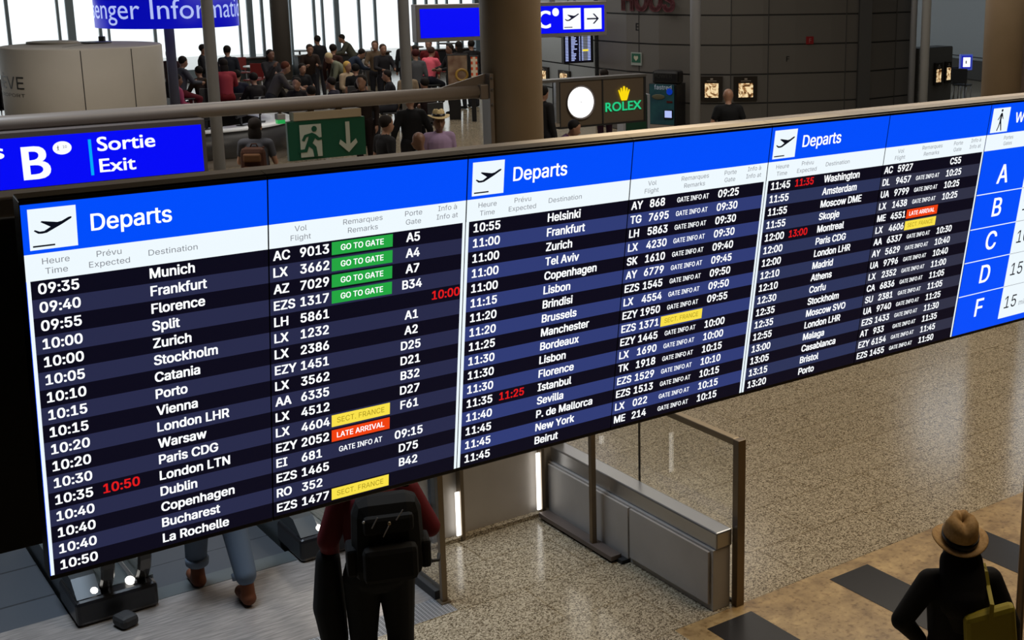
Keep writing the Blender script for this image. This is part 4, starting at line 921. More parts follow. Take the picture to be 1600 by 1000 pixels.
# ================================================================== PEOPLE
SKIN = mat('skin', (0.30, 0.16, 0.105), 0.5); SKIND = mat('tanned skin', (0.17, 0.085, 0.055), 0.5)
_cm = {}
def cloth(c):
    if c not in _cm: _cm[c] = mat('cloth %d %d %d' % c, srgb(*c), 0.8, spec=0.25)
    return _cm[c]
def lerp(a, b, t): return a + (b - a) * t
class Body:
    def __init__(s): s.pr = []
    def cap(s, tagn, p0, p1, r0, r1=None, side=None, wide=1.0): s.pr.append((tagn, Vector(p0), Vector(p1), r0, r1 if r1 is not None else r0, Vector(side) if side else None, wide))
    def mesh(s, voxel, smooth=4):
        bm = bmesh.new()
        for tagn, p0, p1, r0, r1, side, wide in s.pr:
            ax = p1 - p0; L = ax.length; t = ax / L if L > 1e-6 else Vector((0, 0, 1))
            e1 = side - t * side.dot(t) if side else t.orthogonal(); e1.normalize(); e2 = t.cross(e1)
            n = 14; rings = []
            for k in range(5): a = math.pi / 2 * (1 - k / 4.0) if k < 4 else 0; rings.append((p0 - t * r0 * math.sin(a), r0 * max(math.cos(a), .04)))
            for k in range(5): a = math.pi / 2 * k / 4; rings.append((p1 + t * r1 * math.sin(a), r1 * max(math.cos(a), .04)))
            vr = [[bm.verts.new(c + e1 * r * wide * math.cos(2 * math.pi * i / n) + e2 * r * math.sin(2 * math.pi * i / n)) for i in range(n)] for c, r in rings]
            for A, B in zip(vr, vr[1:]):
                for i in range(n): bm.faces.new((A[i], A[(i + 1) % n], B[(i + 1) % n], B[i]))
            bm.faces.new(list(reversed(vr[0]))); bm.faces.new(vr[-1])
        bmesh.ops.recalc_face_normals(bm, faces=bm.faces)
        me = bpy.data.meshes.new('tmp'); bm.to_mesh(me); bm.free(); o = bpy.data.objects.new('tmp', me); COL.objects.link(o)
        m = o.modifiers.new('r', 'REMESH'); m.mode = 'VOXEL'; m.voxel_size = voxel; m.use_smooth_shade = True
        m2 = o.modifiers.new('s', 'SMOOTH'); m2.iterations = smooth; m2.factor = .5
        bpy.context.view_layer.update(); dg = bpy.context.evaluated_depsgraph_get()
        out = bpy.data.meshes.new_from_object(o.evaluated_get(dg)); bpy.data.objects.remove(o); bpy.data.meshes.remove(me)
        return out
    def near(s, p):
        best, bt = 1e9, None
        for tagn, p0, p1, r0, r1, side, wide in s.pr:
            ax = p1 - p0; l2 = ax.length_squared; t = 0 if l2 < 1e-9 else max(0, min(1, (p - p0).dot(ax) / l2))
            q = p - (p0 + ax * t)
            if side is not None and wide != 1.0:
                e1 = side.normalized(); q = q - e1 * q.dot(e1) * (1 - 1 / wide)
            d = q.length - lerp(r0, r1, t)
            if d < best: best, bt = d, tagn
        return bt
def joints(pose, lean=0.0, arms='down', seat=.46, stride=0.0, turn=0.0):
    J = {}
    hz = .93
    if pose in ('sit', 'stool'): hz = seat + .10
    if pose == 'stool': hz = seat + .10
    hip = Vector((0, 0, hz)); up = Matrix.Rotation(-lean, 3, 'X')
    def T(x, y, z): return hip + up @ Vector((x, y, z))
    J['pel'] = hip; J['wst'] = T(0, 0, .17); J['chs'] = T(0, .0, .40); J['shc'] = T(0, -.01, .49)
    J['nk0'] = T(0, -.01, .52); J['nk1'] = T(0, .02, .60)
    hd = Matrix.Rotation(-lean * .55, 3, 'X'); J['hd0'] = J['nk1'] + hd @ Vector((0, .02, .045)); J['hd1'] = J['nk1'] + hd @ Vector((0, .015, .125)); J['hr'] = hd
    for sx, k in ((-1, 'L'), (1, 'R')):
        sh = T(.175 * sx, -.01, .475); J['sh' + k] = sh
        if arms == 'down': el = sh + Vector((.06 * sx, -.03, -.28)); wr = el + Vector((.01 * sx, .07, -.25))
        elif arms == 'out': el = sh + Vector((.12 * sx, -.04, -.26)); wr = el + Vector((.05 * sx, .05, -.24))
        elif arms == 'front': el = sh + Vector((.07 * sx, .05, -.27)); wr = el + Vector((-.10 * sx, .22, .06))
        elif arms == 'table': el = sh + Vector((.07 * sx, .13, -.23)); wr = el + Vector((-.08 * sx, .23, -.03))
        elif arms == 'lap': el = sh + Vector((.06 * sx, .02, -.27)); wr = el + Vector((-.06 * sx, .22, -.07))
        elif arms == 'face':
            if sx > 0: el = sh + Vector((.03, .14, -.24)); wr = el + Vector((-.12, .10, .20))
            else: el = sh + Vector((-.05, .08, -.27)); wr = el + Vector((.20, .14, .05))
        elif arms == 'hang': el = sh + Vector((.05 * sx, .06, -.27)); wr = el + Vector((.0, .10, -.23))
        elif arms == 'back': el = sh + Vector((.12 * sx, -.10, -.25)); wr = el + Vector((-.05 * sx, -.12, -.2))
        J['el' + k], J['wr' + k] = el, wr
        hp = hip + Vector((.095 * sx, 0, -.03)); J['hp' + k] = hp
        if pose in ('stand', 'lean'):
            st = stride * sx * .5
            an = Vector((.10 * sx, st - .03, .085)); kn = (hp + an) / 2 + Vector((.01 * sx, .035 + abs(st) * .15, .02)); 
        elif pose == 'sit': kn = hp + Vector((.05 * sx, .44, -.03)); an = Vector((kn.x + .01 * sx, kn.y - .06, .085))
        else: kn = hp + Vector((.06 * sx, .38, -.12)); an = Vector((kn.x, kn.y - .14, .34))
        J['kn' + k], J['an' + k] = kn, an
    return J
def add_hand(B, wr, el, k, fine):
    d = (wr - el).normalized(); sx = -1 if k == 'L' else 1
    side = d.cross(Vector((sx, .2, 0))).normalized() if abs(d.x) < .9 else Vector((0, 1, 0))
    pal = wr + d * .085; B.cap('hand', wr + d * .01, pal, .028, .033, side, 1.15)
    cur = Vector((-sx * .35, .25, 0)); fr = .0088 if fine else .011
    for i, ln in enumerate((.068, .078, .072, .056)):
        o = pal + side * (.030 - .020 * i); m1 = o + d * ln * .55 + cur * .010; m2 = m1 + (d * .8 + cur * .55).normalized() * ln * .5
        B.cap('hand', o, m1, fr, fr * .95); B.cap('hand', m1, m2, fr * .95, fr * .8)
    th = wr + d * .03 + side * .030; t1 = th + (d * .7 + side * .7).normalized() * .045; B.cap('hand', th, t1, fr * 1.2, fr * 1.05); B.cap('hand', t1, t1 + (d * .95 + side * .2).normalized() * .03, fr * 1.05, fr * .85)
def person(label, P, rz, pose='stand', lean=0.0, arms='down', top=(40, 40, 44), bottom=(30, 30, 36), hairc=(25, 18, 14), hair='short', scale=1.0, seat=.46, stride=0.0, skin=None, shoe=(20, 20, 22), vox=.020, group=None, coat=False, bulk=1.0, sleeves=True, J=None, fine=False, legs=1.0, boot=0.0, name_top='jacket', skirt=False):
    J = J or joints(pose, lean, arms, seat, stride); B = Body(); X = (1, 0, 0); b = bulk
    g = .006 if not fine else .0
    B.cap('bottom', J['pel'] + Vector((-.055, 0, 0)), J['pel'] + Vector((.055, 0, 0)), .115 * b, None, None)
    B.cap('top', J['pel'].lerp(J['wst'], .35), J['wst'], .112 * b, .112 * b, X, 1.28); B.cap('top', J['wst'], J['chs'], .112 * b, .122 * b, X, 1.32)
    B.cap('top', J['chs'], J['shc'], .115 * b, .075, X, 1.5); B.cap('top', J['shL'].lerp(J['shc'], .15), J['shR'].lerp(J['shc'], .15), .064, .064)
    B.cap('neck', J['nk0'], J['nk1'], .055, .052)
    B.cap('head', J['hd0'], J['hd1'], .078, .092, X, .95); hr = J['hr']
    B.cap('head', J['hd0'] + hr @ Vector((0, .035, -.03)), J['hd0'] + hr @ Vector((0, .045, .0)), .045, .05)
    B.cap('head', J['hd0'] + hr @ Vector((0, .088, .035)), J['hd0'] + hr @ Vector((0, .105, .012)), .010, .015)
    for sx in (-1, 1): B.cap('head', J['hd0'] + hr @ Vector((.082 * sx, -.005, .055)), J['hd0'] + hr @ Vector((.080 * sx, .0, .02)), .017, .012)
    for k in 'LR':
        s1 = 'top'; s2 = 'top' if sleeves else 'arm'
        B.cap(s1, J['sh' + k], J['sh' + k].lerp(J['el' + k], .55 if not sleeves else 1), .060 * b, .047 * b)
        if not sleeves: B.cap(s2, J['sh' + k].lerp(J['el' + k], .5), J['el' + k], .044, .039)
        B.cap(s2, J['el' + k], J['wr' + k], .045 * b if sleeves else .039, .034 if sleeves else .027)
        add_hand(B, J['wr' + k], J['el' + k], k, fine)
        lw = legs * b
        B.cap('bottom', J['hp' + k], J['kn' + k], .092 * lw, .064 * lw); B.cap('bottom', J['kn' + k], J['an' + k] + Vector((0, 0, .03 + boot)), .063 * lw, .052 * lw)
        an = J['an' + k]; B.cap('shoe' + k, an + Vector((0, -.035, -.04)), an + Vector((0, .15, -.052)), .044 * math.sqrt(legs), .034 * math.sqrt(legs), X, 1.0)
        B.cap('shoe' + k, an + Vector((0, 0, .02 + boot)), an + Vector((0, -.02, -.03)), .045, .048)
    if coat:
        for k in 'LR': B.cap('top', J['hp' + k] + Vector((0, 0, .02)), J['hp' + k].lerp(J['kn' + k], .85), .118, .125)
        B.cap('top', J['pel'], J['pel'] + Vector((0, 0, .1)), .125, .12, X, 1.25)
    me = B.mesh(vox); mw = PT(P, rz) @ Matrix.Scale(scale, 4)
    root = thing('person', label, 'person', mw, group); sk = skin or SKIN
    mats = [sk, cloth(top), cloth(bottom), cloth(shoe)]
    for m in mats: me.materials.append(m)
    idx = dict(top=1, bottom=2, shoeL=3, shoeR=3); tags = []
    for f in me.polygons:
        t = B.near(f.center); tags.append(t); f.material_index = idx.get(t, 0); f.use_smooth = True
    o = bpy.data.objects.new('body', me); COL.objects.link(o); o.parent = root; o.matrix_world = mw
    def garment(nm, tset, m, off):
        bm = bmesh.new(); bm.from_mesh(me); bm.faces.ensure_lookup_table()
        bmesh.ops.delete(bm, geom=[f for i, f in enumerate(bm.faces) if tags[i] not in tset], context='FACES')
        if not bm.faces: bm.free(); return
        bm.normal_update()
        for v in bm.verts: v.co += v.normal * off
        rim = [e for e in bm.edges if e.is_boundary]
        r = bmesh.ops.extrude_edge_only(bm, edges=rim); 
        for v in [g for g in r['geom'] if isinstance(g, bmesh.types.BMVert)]:
            v.co -= v.normal * 0 ; n = Vector((0, 0, 0))
            for e in v.link_edges:
                ov = e.other_vert(v); n += ov.normal
            if n.length > 0: v.co -= n.normalized() * off * 1.4
        m2 = bpy.data.meshes.new(nm); bm.to_mesh(m2); bm.free(); m2.materials.clear(); m2.materials.append(m)
        for f in m2.polygons: f.material_index = 0; f.use_smooth = True
        q = bpy.data.objects.new(nm, m2); COL.objects.link(q); q.parent = root; q.matrix_world = mw
    garment(name_top, {'top'}, cloth(top), .010); garment('skirt' if skirt else 'trousers', {'bottom'}, cloth(bottom), .007)
    for k in 'LR': garment('shoe', {'shoe' + k}, cloth(shoe), .004)
    if hair != 'bald':
        h = MB(); hm = cloth(hairc); c = J['hd1'] + hr @ Vector((0, -.022, .012)); 
        h.ball((0, 0, 0), (.094, .098, .098), hm, 16, 12)
        if hair in ('long', 'hatlong'): h.ball((0, -.035, -.13), (.092, .055, .17), hm, 14, 10)
        if hair == 'bun': h.ball((0, -.10, .05), (.045, .045, .045), hm, 10, 8)
        if hair == 'cap': h.box((0, .10, .0), (.13, .11, .012), hm, bevel=.004)
        q = h.build('cap' if hair == 'cap' else 'hair', root); q.matrix_world = mw @ Matrix.Translation(c) @ hr.to_4x4()
    return root, J, mw
def toward(P, off=0.0): return math.atan2(-P.x, P.y) + math.pi + math.radians(off)     # face the camera
def away(P, off=0.0): return math.atan2(-P.x, P.y) + math.radians(off)
def seat_for(P, rz, h, label, scale, red=False, stool=False, group='chairs in the cafe'):
    mw = PT(P, rz) @ Matrix.Scale(scale, 4); m = M['chairred'] if red else M['chairdark']
    root = thing('stool' if stool else 'chair', label, 'stool' if stool else 'chair', mw, 'stools in the cafe' if stool else group)
    c = MB(); c.box((0, 0.02, h - .02), (.42, .42, .035), m, bevel=.012); c.build('seat', root, mw)
    if not stool: c = MB(); c.box((0, -.215, h + .24), (.42, .03, .40), m, bevel=.012); c.box((-.17, -.215, h + .03), (.03, .025, .1), m).box((.17, -.215, h + .03), (.03, .025, .1), m); c.build('backrest', root, mw)
    for sx in (-1, 1):
        for sy in (-1, 1):
            c = MB(); c.tube([(.19 * sx, .02 + .19 * sy, 0), (.17 * sx, .02 + .17 * sy, h - .035)], .016, M['steel'] if not stool else M['signframe'], 8); c.build('leg', root, mw)
    return root

CR_ = 'people in the cafe crowd'
HT = dict(stand=1.66, sit=1.30, stool=1.62, lean=1.5)
KS = 1.05
def crowd(x, ytop, label, pose='stand', facing=0, lean=0.0, short=None, red=False, s=None, **kw):
    seat = dict(sit=.46, stool=.76).get(pose, .46); hz = .93 if pose in ('stand', 'lean') else seat + .10
    top_h = (hz + (.60 * math.cos(lean) + .02) + .21 * math.cos(lean * .5)) * KS + .01
    ss = s or (ytop + 48.6) / (CZ - LV - top_h); P = flc(x, lev(ss)); 
    off = Matrix.Rotation(away(P, facing), 3, 'Z') @ Vector((0, .72 * math.sin(lean) * KS, 0)); P = P - off * 1.0
    rz = away(P, facing)
    r = person(label, P, rz, 'stand' if pose == 'lean' else pose, lean, scale=KS, seat=seat, group=CR_, **kw)
    if pose in ('sit', 'stool'): seat_for(P, rz, seat - .015, ('red chair' if red else 'bar stool' if pose == 'stool' else 'dark chair') + ' under the ' + (short or label), KS, red, pose == 'stool')
    return r
DK = (22, 21, 24)
crowd(2, 102, 'person seated at the left edge left of the cream drum, dark hair and dark top', 'sit', 60, short='dark haired person at the left edge', top=(38, 26, 28), arms='table')
crowd(275, 73, 'person standing behind the bluish pole, head just showing', 'stand', 150, top=(60, 40, 44), hairc=(40, 36, 40))
crowd(294, 84, 'person with dark hair and grey top between the two left poles', 'stool', -60, short='person in grey between the left poles', top=(70, 72, 80), bottom=(90, 20, 30), arms='table', lean=.15)
crowd(283, 112, 'person in pink and white shirt seated beside the bluish pole', 'sit', -70, short='person in pink and white', top=(150, 60, 90), bottom=(40, 50, 90), arms='lap', skin=SKIND)
crowd(324, 66, 'dark coated person standing just right of the front left pole', 'stand', -100, top=(16, 16, 22), coat=True, arms='front')
crowd(363, 68, 'man in dark jacket standing against the bright window behind the woman in red', 'stand', 10, top=(24, 28, 38))
crowd(358, 88, 'dark haired woman in a red pink top seen from behind', 'stool', 10, short='woman in the red pink top', top=(150, 52, 62), bottom=(110, 24, 28), hair='long', arms='table', lean=.1)
crowd(377, 106, 'dark haired person in navy seated low near the beam', 'sit', 5, short='person in navy', top=(20, 24, 42))
crowd(338, 100, 'person in tan coat seated right of the front left pole', 'sit', -40, short='person in the tan coat', top=(92, 76, 54), arms='lap')
crowd(429, 74, 'woman in long dark grey coat standing with hand to her face', 'stand', 215, top=(42, 40, 44), coat=True, arms='face', hair='long', skin=SKIND)
crowd(454, 92, 'red haired person leaning forward in a grey top', 'lean', -80, lean=.5, top=(70, 66, 64), hairc=(84, 42, 24), arms='table')
crowd(477, 96, 'person in black sitting and looking at a bright phone', 'sit', -150, short='person with the phone', top=(20, 20, 24), arms='front', lean=.15)
crowd(490, 66, 'man in brown jacket and white shirt leaning over the table', 'lean', 190, lean=.35, top=(44, 32, 26), arms='front', hairc=(50, 36, 26))
crowd(502, 53, 'person whose dark hair shows behind the man in the brown jacket', 'stand', 30, top=(18, 18, 22))
crowd(518, 79, 'white haired man in grey green bending over', 'lean', 100, lean=.75, top=(112, 116, 98), hairc=(190, 170, 130), arms='hang')
crowd(526, 66, 'person in dark red top behind the white haired man', 'stand', -20, top=(50, 26, 22))
crowd(538, 51, 'man in olive jacket leaning to the left', 'lean', 95, lean=.55, top=(70, 70, 60), arms='table')
crowd(546, 93, 'blonde woman in a cream top seated facing right', 'sit', -130, short='blonde woman in cream', top=(170, 150, 124), bottom=(34, 36, 56), hairc=(196, 160, 84), hair='long', arms='lap')
crowd(560, 97, 'person in black t-shirt seated with back turned beside the blonde woman', 'sit', 0, short='person in the black t-shirt beside the blonde woman', top=(16, 16, 18), hairc=(20, 16, 14), sleeves=False)
crowd(573, 112, 'person in dark brown standing on the concourse right of the green exit sign', 'stand', 160, top=(34, 24, 22), bottom=(26, 16, 16))
crowd(571, 73, 'person in dark blue jacket bending over the barrel table', 'lean', -75, lean=.85, top=(34, 44, 62), arms='table')
crowd(591, 61, 'brown haired person at the barrel table, left of a pair', 'stand', 175, top=(90, 74, 56), hairc=(66, 46, 30), arms='table')
crowd(603, 66, 'person in dark jacket at the barrel table, right of a pair', 'stand', -160, top=(30, 28, 32), hairc=(56, 40, 30), arms='table')
crowd(637, 57, 'person with black hair standing tall right of the middle pole', 'stand', 0, top=(22, 22, 26))
crowd(641, 66, 'man in a dark green jacket right of the middle pole', 'stand', -100, top=(26, 58, 40), hairc=(40, 32, 26), arms='front')
crowd(652, 68, 'dark haired person between the green jacket and the pink shirt', 'stool', -60, short='person between green jacket and pink shirt', top=(60, 62, 66))
crowd(640, 102, 'brown haired person in a beige coat seated behind the middle pole', 'sit', 20, short='person in the beige coat', top=(128, 112, 92), hairc=(46, 24, 18), hair='long')
crowd(654, 74, 'person with dark red hair left of the pink shirt', 'stool', 20, short='person with dark red hair', top=(76, 78, 82), hairc=(62, 20, 20))
crowd(678, 63, 'man in a bright pink shirt on a bar stool seen from behind', 'stool', -35, lean=.22, short='man in the pink shirt', top=(226, 98, 116), bottom=(26, 28, 40), hairc=(60, 40, 34), arms='table', bulk=1.12, s=60)
crowd(674, 60, 'person in dark red behind the man in the pink shirt', 'stand', 170, top=(96, 16, 22), hairc=(80, 14, 18))
crowd(708, 66, 'man in black facing the man in the pink shirt', 'stand', 120, top=(20, 20, 24), arms='table', skin=SKIND)
crowd(721, 62, 'woman with long dark hair behind the menu board', 'stand', 40, top=(24, 20, 22), hair='long')
crowd(740, 60, 'person in black just left of the middle column', 'stand', 20, top=(16, 16, 20))

for x, y, f_, tp, lab, sh in ((403, 110, 30, (30, 26, 28), 'dark seated person with back turned left of the woman in the long coat', 'dark person left of the long coat'),
        (440, 112, -60, (44, 40, 40), 'seated person in brown grey below the red haired person', 'person in brown grey'),
        (470, 117, 160, (26, 22, 24), 'dark seated person facing the viewer below the person with the phone', 'dark person below the phone'),
        (493, 130, 20, (58, 40, 34), 'seated person in rust brown left of the blonde woman', 'person in rust brown'),
        (524, 117, 70, (28, 26, 40), 'seated person in dark blue close left of the blonde woman', 'person in dark blue'),
        (566, 122, -40, (20, 18, 20), 'dark seated person right of the person in the black t-shirt', 'dark person right of the black t-shirt'),
        (610, 106, 90, (24, 22, 28), 'dark seated person at the right side of the barrel table', 'dark person at the barrel table'),
        (318, 100, 30, (46, 34, 30), 'seated person in dark brown low between the two left poles', 'person in dark brown'),
        (668, 118, 40, (38, 24, 24), 'seated person in dark red brown below the man in the pink shirt', 'person in dark red brown')):
    crowd(x, y, lab, 'sit', f_, short=sh, top=tp, arms='table', lean=.12, hairc=(24, 18, 16))
# cafe furniture
def table(x, s, h, r, label, m, barrel=False):
    P = flc(x, lev(s)); root = thing('barrel_table' if barrel else 'cafe_table', label, 'table', PT(P)); mw = root.matrix_world.copy()
    c = MB(); c.lathe([(r, h - .04), (r + .01, h - .02), (r, h)], m, seg=32); c.build('tabletop', root, mw)
    c = MB()
    if barrel: c.lathe([(r * .78, 0), (r * .92, h * .45), (r * .86, h - .041)], M['wood'], seg=32)
    else: c.lathe([(.25, 0), (.25, .02), (.04, .05), (.035, h - .041)], M['chairdark'], seg=20)
    c.build('barrel' if barrel else 'pedestal', root, mw); return P
Pb = table(592, 48.5, 1.12, .46, 'round dark wooden barrel table at the crowd with clutter on top', M['wood'], True)
for i, (dx, dy, lab) in enumerate(((-.2, .1, 'white cup on the barrel table, leftmost'), (.02, -.15, 'white cup on the barrel table, nearest the viewer'), (.15, .12, 'white cup on the barrel table, rightmost'), (-.05, .22, 'white cup on the barrel table, farthest'))):
    c = MB(); c.lathe([(.03, 0), (.04, .10), (.037, .10), (.027, .008)], M['white'], seg=14); root = thing('cup', lab, 'cup', PT(Pb + Vector((dx, dy, 1.12))), 'cups on the barrel table'); c.build('cup_body', root, root.matrix_world.copy()); 
    c = MB(); c.lathe([(.0385, .101), (.0385, .112), (.03, .115)], M['deskgrey'], seg=14); c.build('lid', root, root.matrix_world.copy())
table(404, 50, .74, .42, 'low white table beside the red chairs', M['counter'])
table(470, 42, .74, .40, 'dark table beside the man in the brown jacket', M['wood'])
table(648, 45, 1.08, .36, 'high dark table near the middle pole', M['wood'])
table(700, 43, 1.08, .36, 'high dark table before the man in black', M['wood'])
for x, s, f_, lab in ((381, 49, 200, 'empty red chair, leftmost beside the white table'), (398, 52.5, 150, 'empty red chair nearest the viewer beside the white table'), (410, 51.5, 100, 'empty red chair, rightmost beside the white table')):
    P = flc(x, lev(s)); seat_for(P, away(P, f_), .46, lab, 1.05, True, False, 'empty red chairs in the cafe')
P = flc(579, lev(52)); root = thing('shoulder_bag', 'pale bag with dark handle on a stool beside the barrel table', 'bag', PT(P + Vector((0, 0, .745)))); mw = root.matrix_world.copy()
c = MB(); c.box((0, 0, .16), (.42, .16, .32), cloth((150, 148, 146)), bevel=.05); c.build('bag_body', root, mw); c = MB(); c.tube([(-.14, 0, .31), (-.1, 0, .44), (.0, 0, .49), (.1, 0, .44), (.14, 0, .31)], .014, M['blackmat'], 8); c.build('handle', root, mw)
seat_for(P, 0, .74, 'bar stool under the pale bag', 1.0, False, True)

for x0, x1, lab in ((374, 452, 'low dark counter along the window left of the far column'), (462, 596, 'low dark counter along the window behind the leaning man in olive'), (640, 740, 'low dark counter along the window behind the pink shirt')):
    a0_, a1_ = inb(x0, 110, GB - .9)[0], inb(x1, 110, GB - .9)[0]
    root = thing('window_counter', lab, 'counter', AT((a0_ + a1_) / 2, GB - .9, LV), 'window counters in the cafe'); mw = root.matrix_world.copy(); hw_ = (a1_ - a0_) / 2
    c = MB(); c.box2((-hw_, -.25, .70), (hw_, .25, .75), M['wood'], .008); c.build('worktop', root, mw)
    c = MB(); c.box2((-hw_ + .05, -.18, 0), (hw_ - .05, .2, .699), M['chairdark']); c.build('base', root, mw)
# menu stands
for x0, x1, yt, yb, ybase, lab, kind in ((701, 735, 83, 148, 187, 'tall menu stand with a beige food poster', 0), (737, 751, 85, 150, 190, 'tall stand with orange striped poster beside the middle column', 1)):
    s = (ybase + 48.6) / (CZ - LV); P = flc((x0 + x1) / 2, ybase); w_ = (x1 - x0) / s
    root = thing('menu_stand', lab, 'stand', PT(P, away(P)), 'menu stands at the cafe'); mw = root.matrix_world.copy()
    z1 = CZ - LV - (yt + 48.6) / s; z0 = CZ - LV - (yb + 48.6) / s
    c = MB(); c.box2((-w_ * .45, 0, .0), (w_ * .08, .16, z0), M['black'], .006); c.build('pedestal', root, mw)
    c = MB(); c.box2((-w_ / 2, -.03, z0), (w_ / 2, .05, z1), M['blackmat'], .006); c.build('board', root, mw)
    pm = noisy('food poster', srgb(150, 128, 104), srgb(96, 62, 44), 3.2, .5, 0, 5) if kind == 0 else tiled('orange stripes', srgb(196, 70, 30), srgb(206, 80, 36), srgb(214, 196, 170), 3, .14, .5, .035, axes=(0, 2))
    c = MB(); c.box2((-w_ / 2 + .03, -.042, z0 + .04), (w_ / 2 - .03, -.031, z1 - .03), pm); c.build('poster', root, mw)
    if kind == 0:
        c = MB(); zc = lerp(z0, z1, .5); c.lathe([(.17, 0), (.17, .008), (.11, .01), (.11, 0)], mat('gold ring', (.35, .2, .03), .5), (.10, -.043, zc), 24, False, Matrix.Rotation(math.pi / 2, 3, 'X')); c.build('printed_ring', root, mw)

# concourse people in the middle distance
P = flc(692, lev(108)); r, J, mw = person('man in a straw hat and lilac polo shirt', P, toward(P, 12), 'stand', arms='down', top=(150, 128, 160), bottom=(60, 56, 60), skin=SKIND, hairc=(60, 50, 44), sleeves=False, scale=.97, bulk=1.1, vox=.014, name_top='polo_shirt', hair='short')
def hat(root, mw, J, mstraw, brim, crown, ch, tilt=0.0, pinch=True, drop=.06):
    hw = mw @ Matrix.Translation(J['hd1'] + J['hr'] @ Vector((0, -.005, drop))) @ J['hr'].to_4x4() @ Matrix.Rotation(tilt, 4, 'X')
    c = MB(); prof = [(brim, -.012), (brim * .985, -.005), (brim * .8, -.006), (crown * 1.12, 0.004), (crown, .012), (crown * .985, ch * .35), (crown * .9, ch * .75), (crown * .7, ch * .96), (crown * .35, ch * 1.0), (.004, ch * .98)]
    inner = [(crown * .5, ch * .85), (crown * .92, .0), (brim * .8, -.014), (brim, -.016)]
    c.lathe(prof, mstraw, seg=48, cap=False); 
    for v in c.bm.verts:
        r_ = math.hypot(v.co.x, v.co.y)
        if v.co.z > .02: v.co.y *= 1.14; v.co.x *= .98
        elif r_ > crown * 1.2: v.co.z += .030 * (v.co.x / brim) ** 2 - .012 * (v.co.y / brim)
        if pinch and v.co.z > ch * .7:
            v.co.z -= .028 * math.exp(-(v.co.x / .03) ** 2) * (1 if r_ < crown * .8 else .3)
            if v.co.y > .03: v.co.x *= .62; v.co.z += .012
    c2 = MB(); c2.lathe([(crown * 1.02, .010), (crown * 1.02, .045), (crown * .97, .046), (crown * .97, .010)], M['black'], seg=48, cap=False)
    for v in c2.bm.verts: v.co.y *= 1.14
    bmesh.ops.solidify(c.bm, geom=c.bm.faces[:], thickness=.004)
    h = c.build('straw_hat', root); h.matrix_world = hw
    b = c2.build('hat_band', h); b.matrix_world = hw
hat(r, mw, J, M['straw2'], .165, .095, .115)
f = MB()
for sx in (-1, 1): f.ball((.032 * sx, .083, .065), (.012, .008, .006), M['blackmat'], 10, 6)
f.ball((0, .088, -.012), (.024, .006, .005), M['red'], 10, 6)
q = f.build('face_features', r); q.matrix_world = mw @ Matrix.Translation(J['hd0'])
P = flc(666, lev(119)); person('bald man with a rucksack strap in front of the man in the straw hat', P, toward(P, -70), 'stand', top=(58, 66, 66), hair='bald', skin=SKIND, scale=.95, vox=.016)
bk = lambda lab, P, rz, z, d, m1, m2: backpack(lab, P, rz, z, d, m1, m2)
def backpack(lab, P, rz, z, d, m1, m2, pocket=True, name='backpack', voffset=0):
    mw = PT(P + Vector((0, 0, z)), rz); root = thing(name, lab, 'backpack', mw); w_, dd, h_ = d
    c = MB(); c.box((0, -dd / 2, h_ / 2), (w_, dd, h_), m1, bevel=min(w_, dd) * .40)
    for v in c.bm.verts: v.co.x *= 1.0 - .10 * (v.co.z / h_)
    c.build('main_bag', root, mw)
    c = MB(); c.box((0, -dd - .03, h_ * .30), (w_ * .72, .10, h_ * .42), m2, bevel=.035); c.build('front_pocket', root, mw)
    c = MB(); c.box((0, -dd - .005, h_ * .74), (w_ * .66, .06, h_ * .22), m2, bevel=.025); c.build('upper_pocket', root, mw)
    for sx in (-1, 1):
        c = MB(); c.tube([(sx * w_ * .3, .02, h_ * .95), (sx * w_ * .32, .09, h_ * 1.0), (sx * w_ * .36, .17, h_ * .9), (sx * w_ * .40, .20, h_ * .6), (sx * w_ * .44, .12, h_ * .3), (sx * w_ * .40, .0, h_ * .16)], .022, m1, 8, .45); c.build('strap', root, mw)
        c = MB(); c.box((sx * (w_ / 2 - .005), -dd * .5, h_ * .28), (.06, dd * .7, h_ * .34), m2, bevel=.02); c.build('side_pocket', root, mw)
    c = MB(); c.tube([(-.05, 0, h_ - .01), (-.03, 0, h_ + .035), (.03, 0, h_ + .035), (.05, 0, h_ - .01)], .01, m1, 8); c.build('haul_loop', root, mw)
    return root, mw
P = flc(610, lev(112)); person('man in a black t-shirt left of the middle pole holding a suitcase handle', P, away(P, -60), 'stand', top=(22, 22, 26), bottom=(24, 24, 30), sleeves=False, arms='down', scale=1.0, vox=.016)
Ps = P + Vector((.02, -.42, 0)); root = thing('suitcase', 'dark suitcase with raised handle beside the man left of the middle pole', 'suitcase', PT(Ps, .4)); mw = root.matrix_world.copy()
c = MB(); c.box((0, 0, .34), (.36, .24, .56), M['blackmat'], bevel=.04); c.build('shell', root, mw); c = MB(); c.tube([(-.09, .08, .6), (-.09, .08, .98), (.09, .08, .98), (.09, .08, .6)], .011, M['steel'], 8); c.build('handle', root, mw)
for sx in (-1, 1):
    for sy in (-1, 1): c = MB(); c.lathe([(.03, -.012), (.03, .012)], M['rubber'], (.14 * sx, .08 * sy, .03), 14, True, Matrix.Rotation(math.pi / 2, 3, 'Y')); c.build('wheel', root, mw)
P = flc(648, lev(95)); person('person in a black jacket walking away behind the middle pole', P, away(P, 15), 'stand', arms='out', top=(18, 18, 22), bottom=(22, 22, 28), scale=1.0, vox=.018, bulk=1.1)
P = flc(411, lev(114)); r, J, mw = person('dark haired backpacker in a grey t-shirt at the information desk', P, away(P, -12), 'stand', arms='front', top=(66, 68, 76), bottom=(34, 32, 40), hairc=(22, 16, 14), sleeves=False, scale=1.0, vox=.015, hair='long')
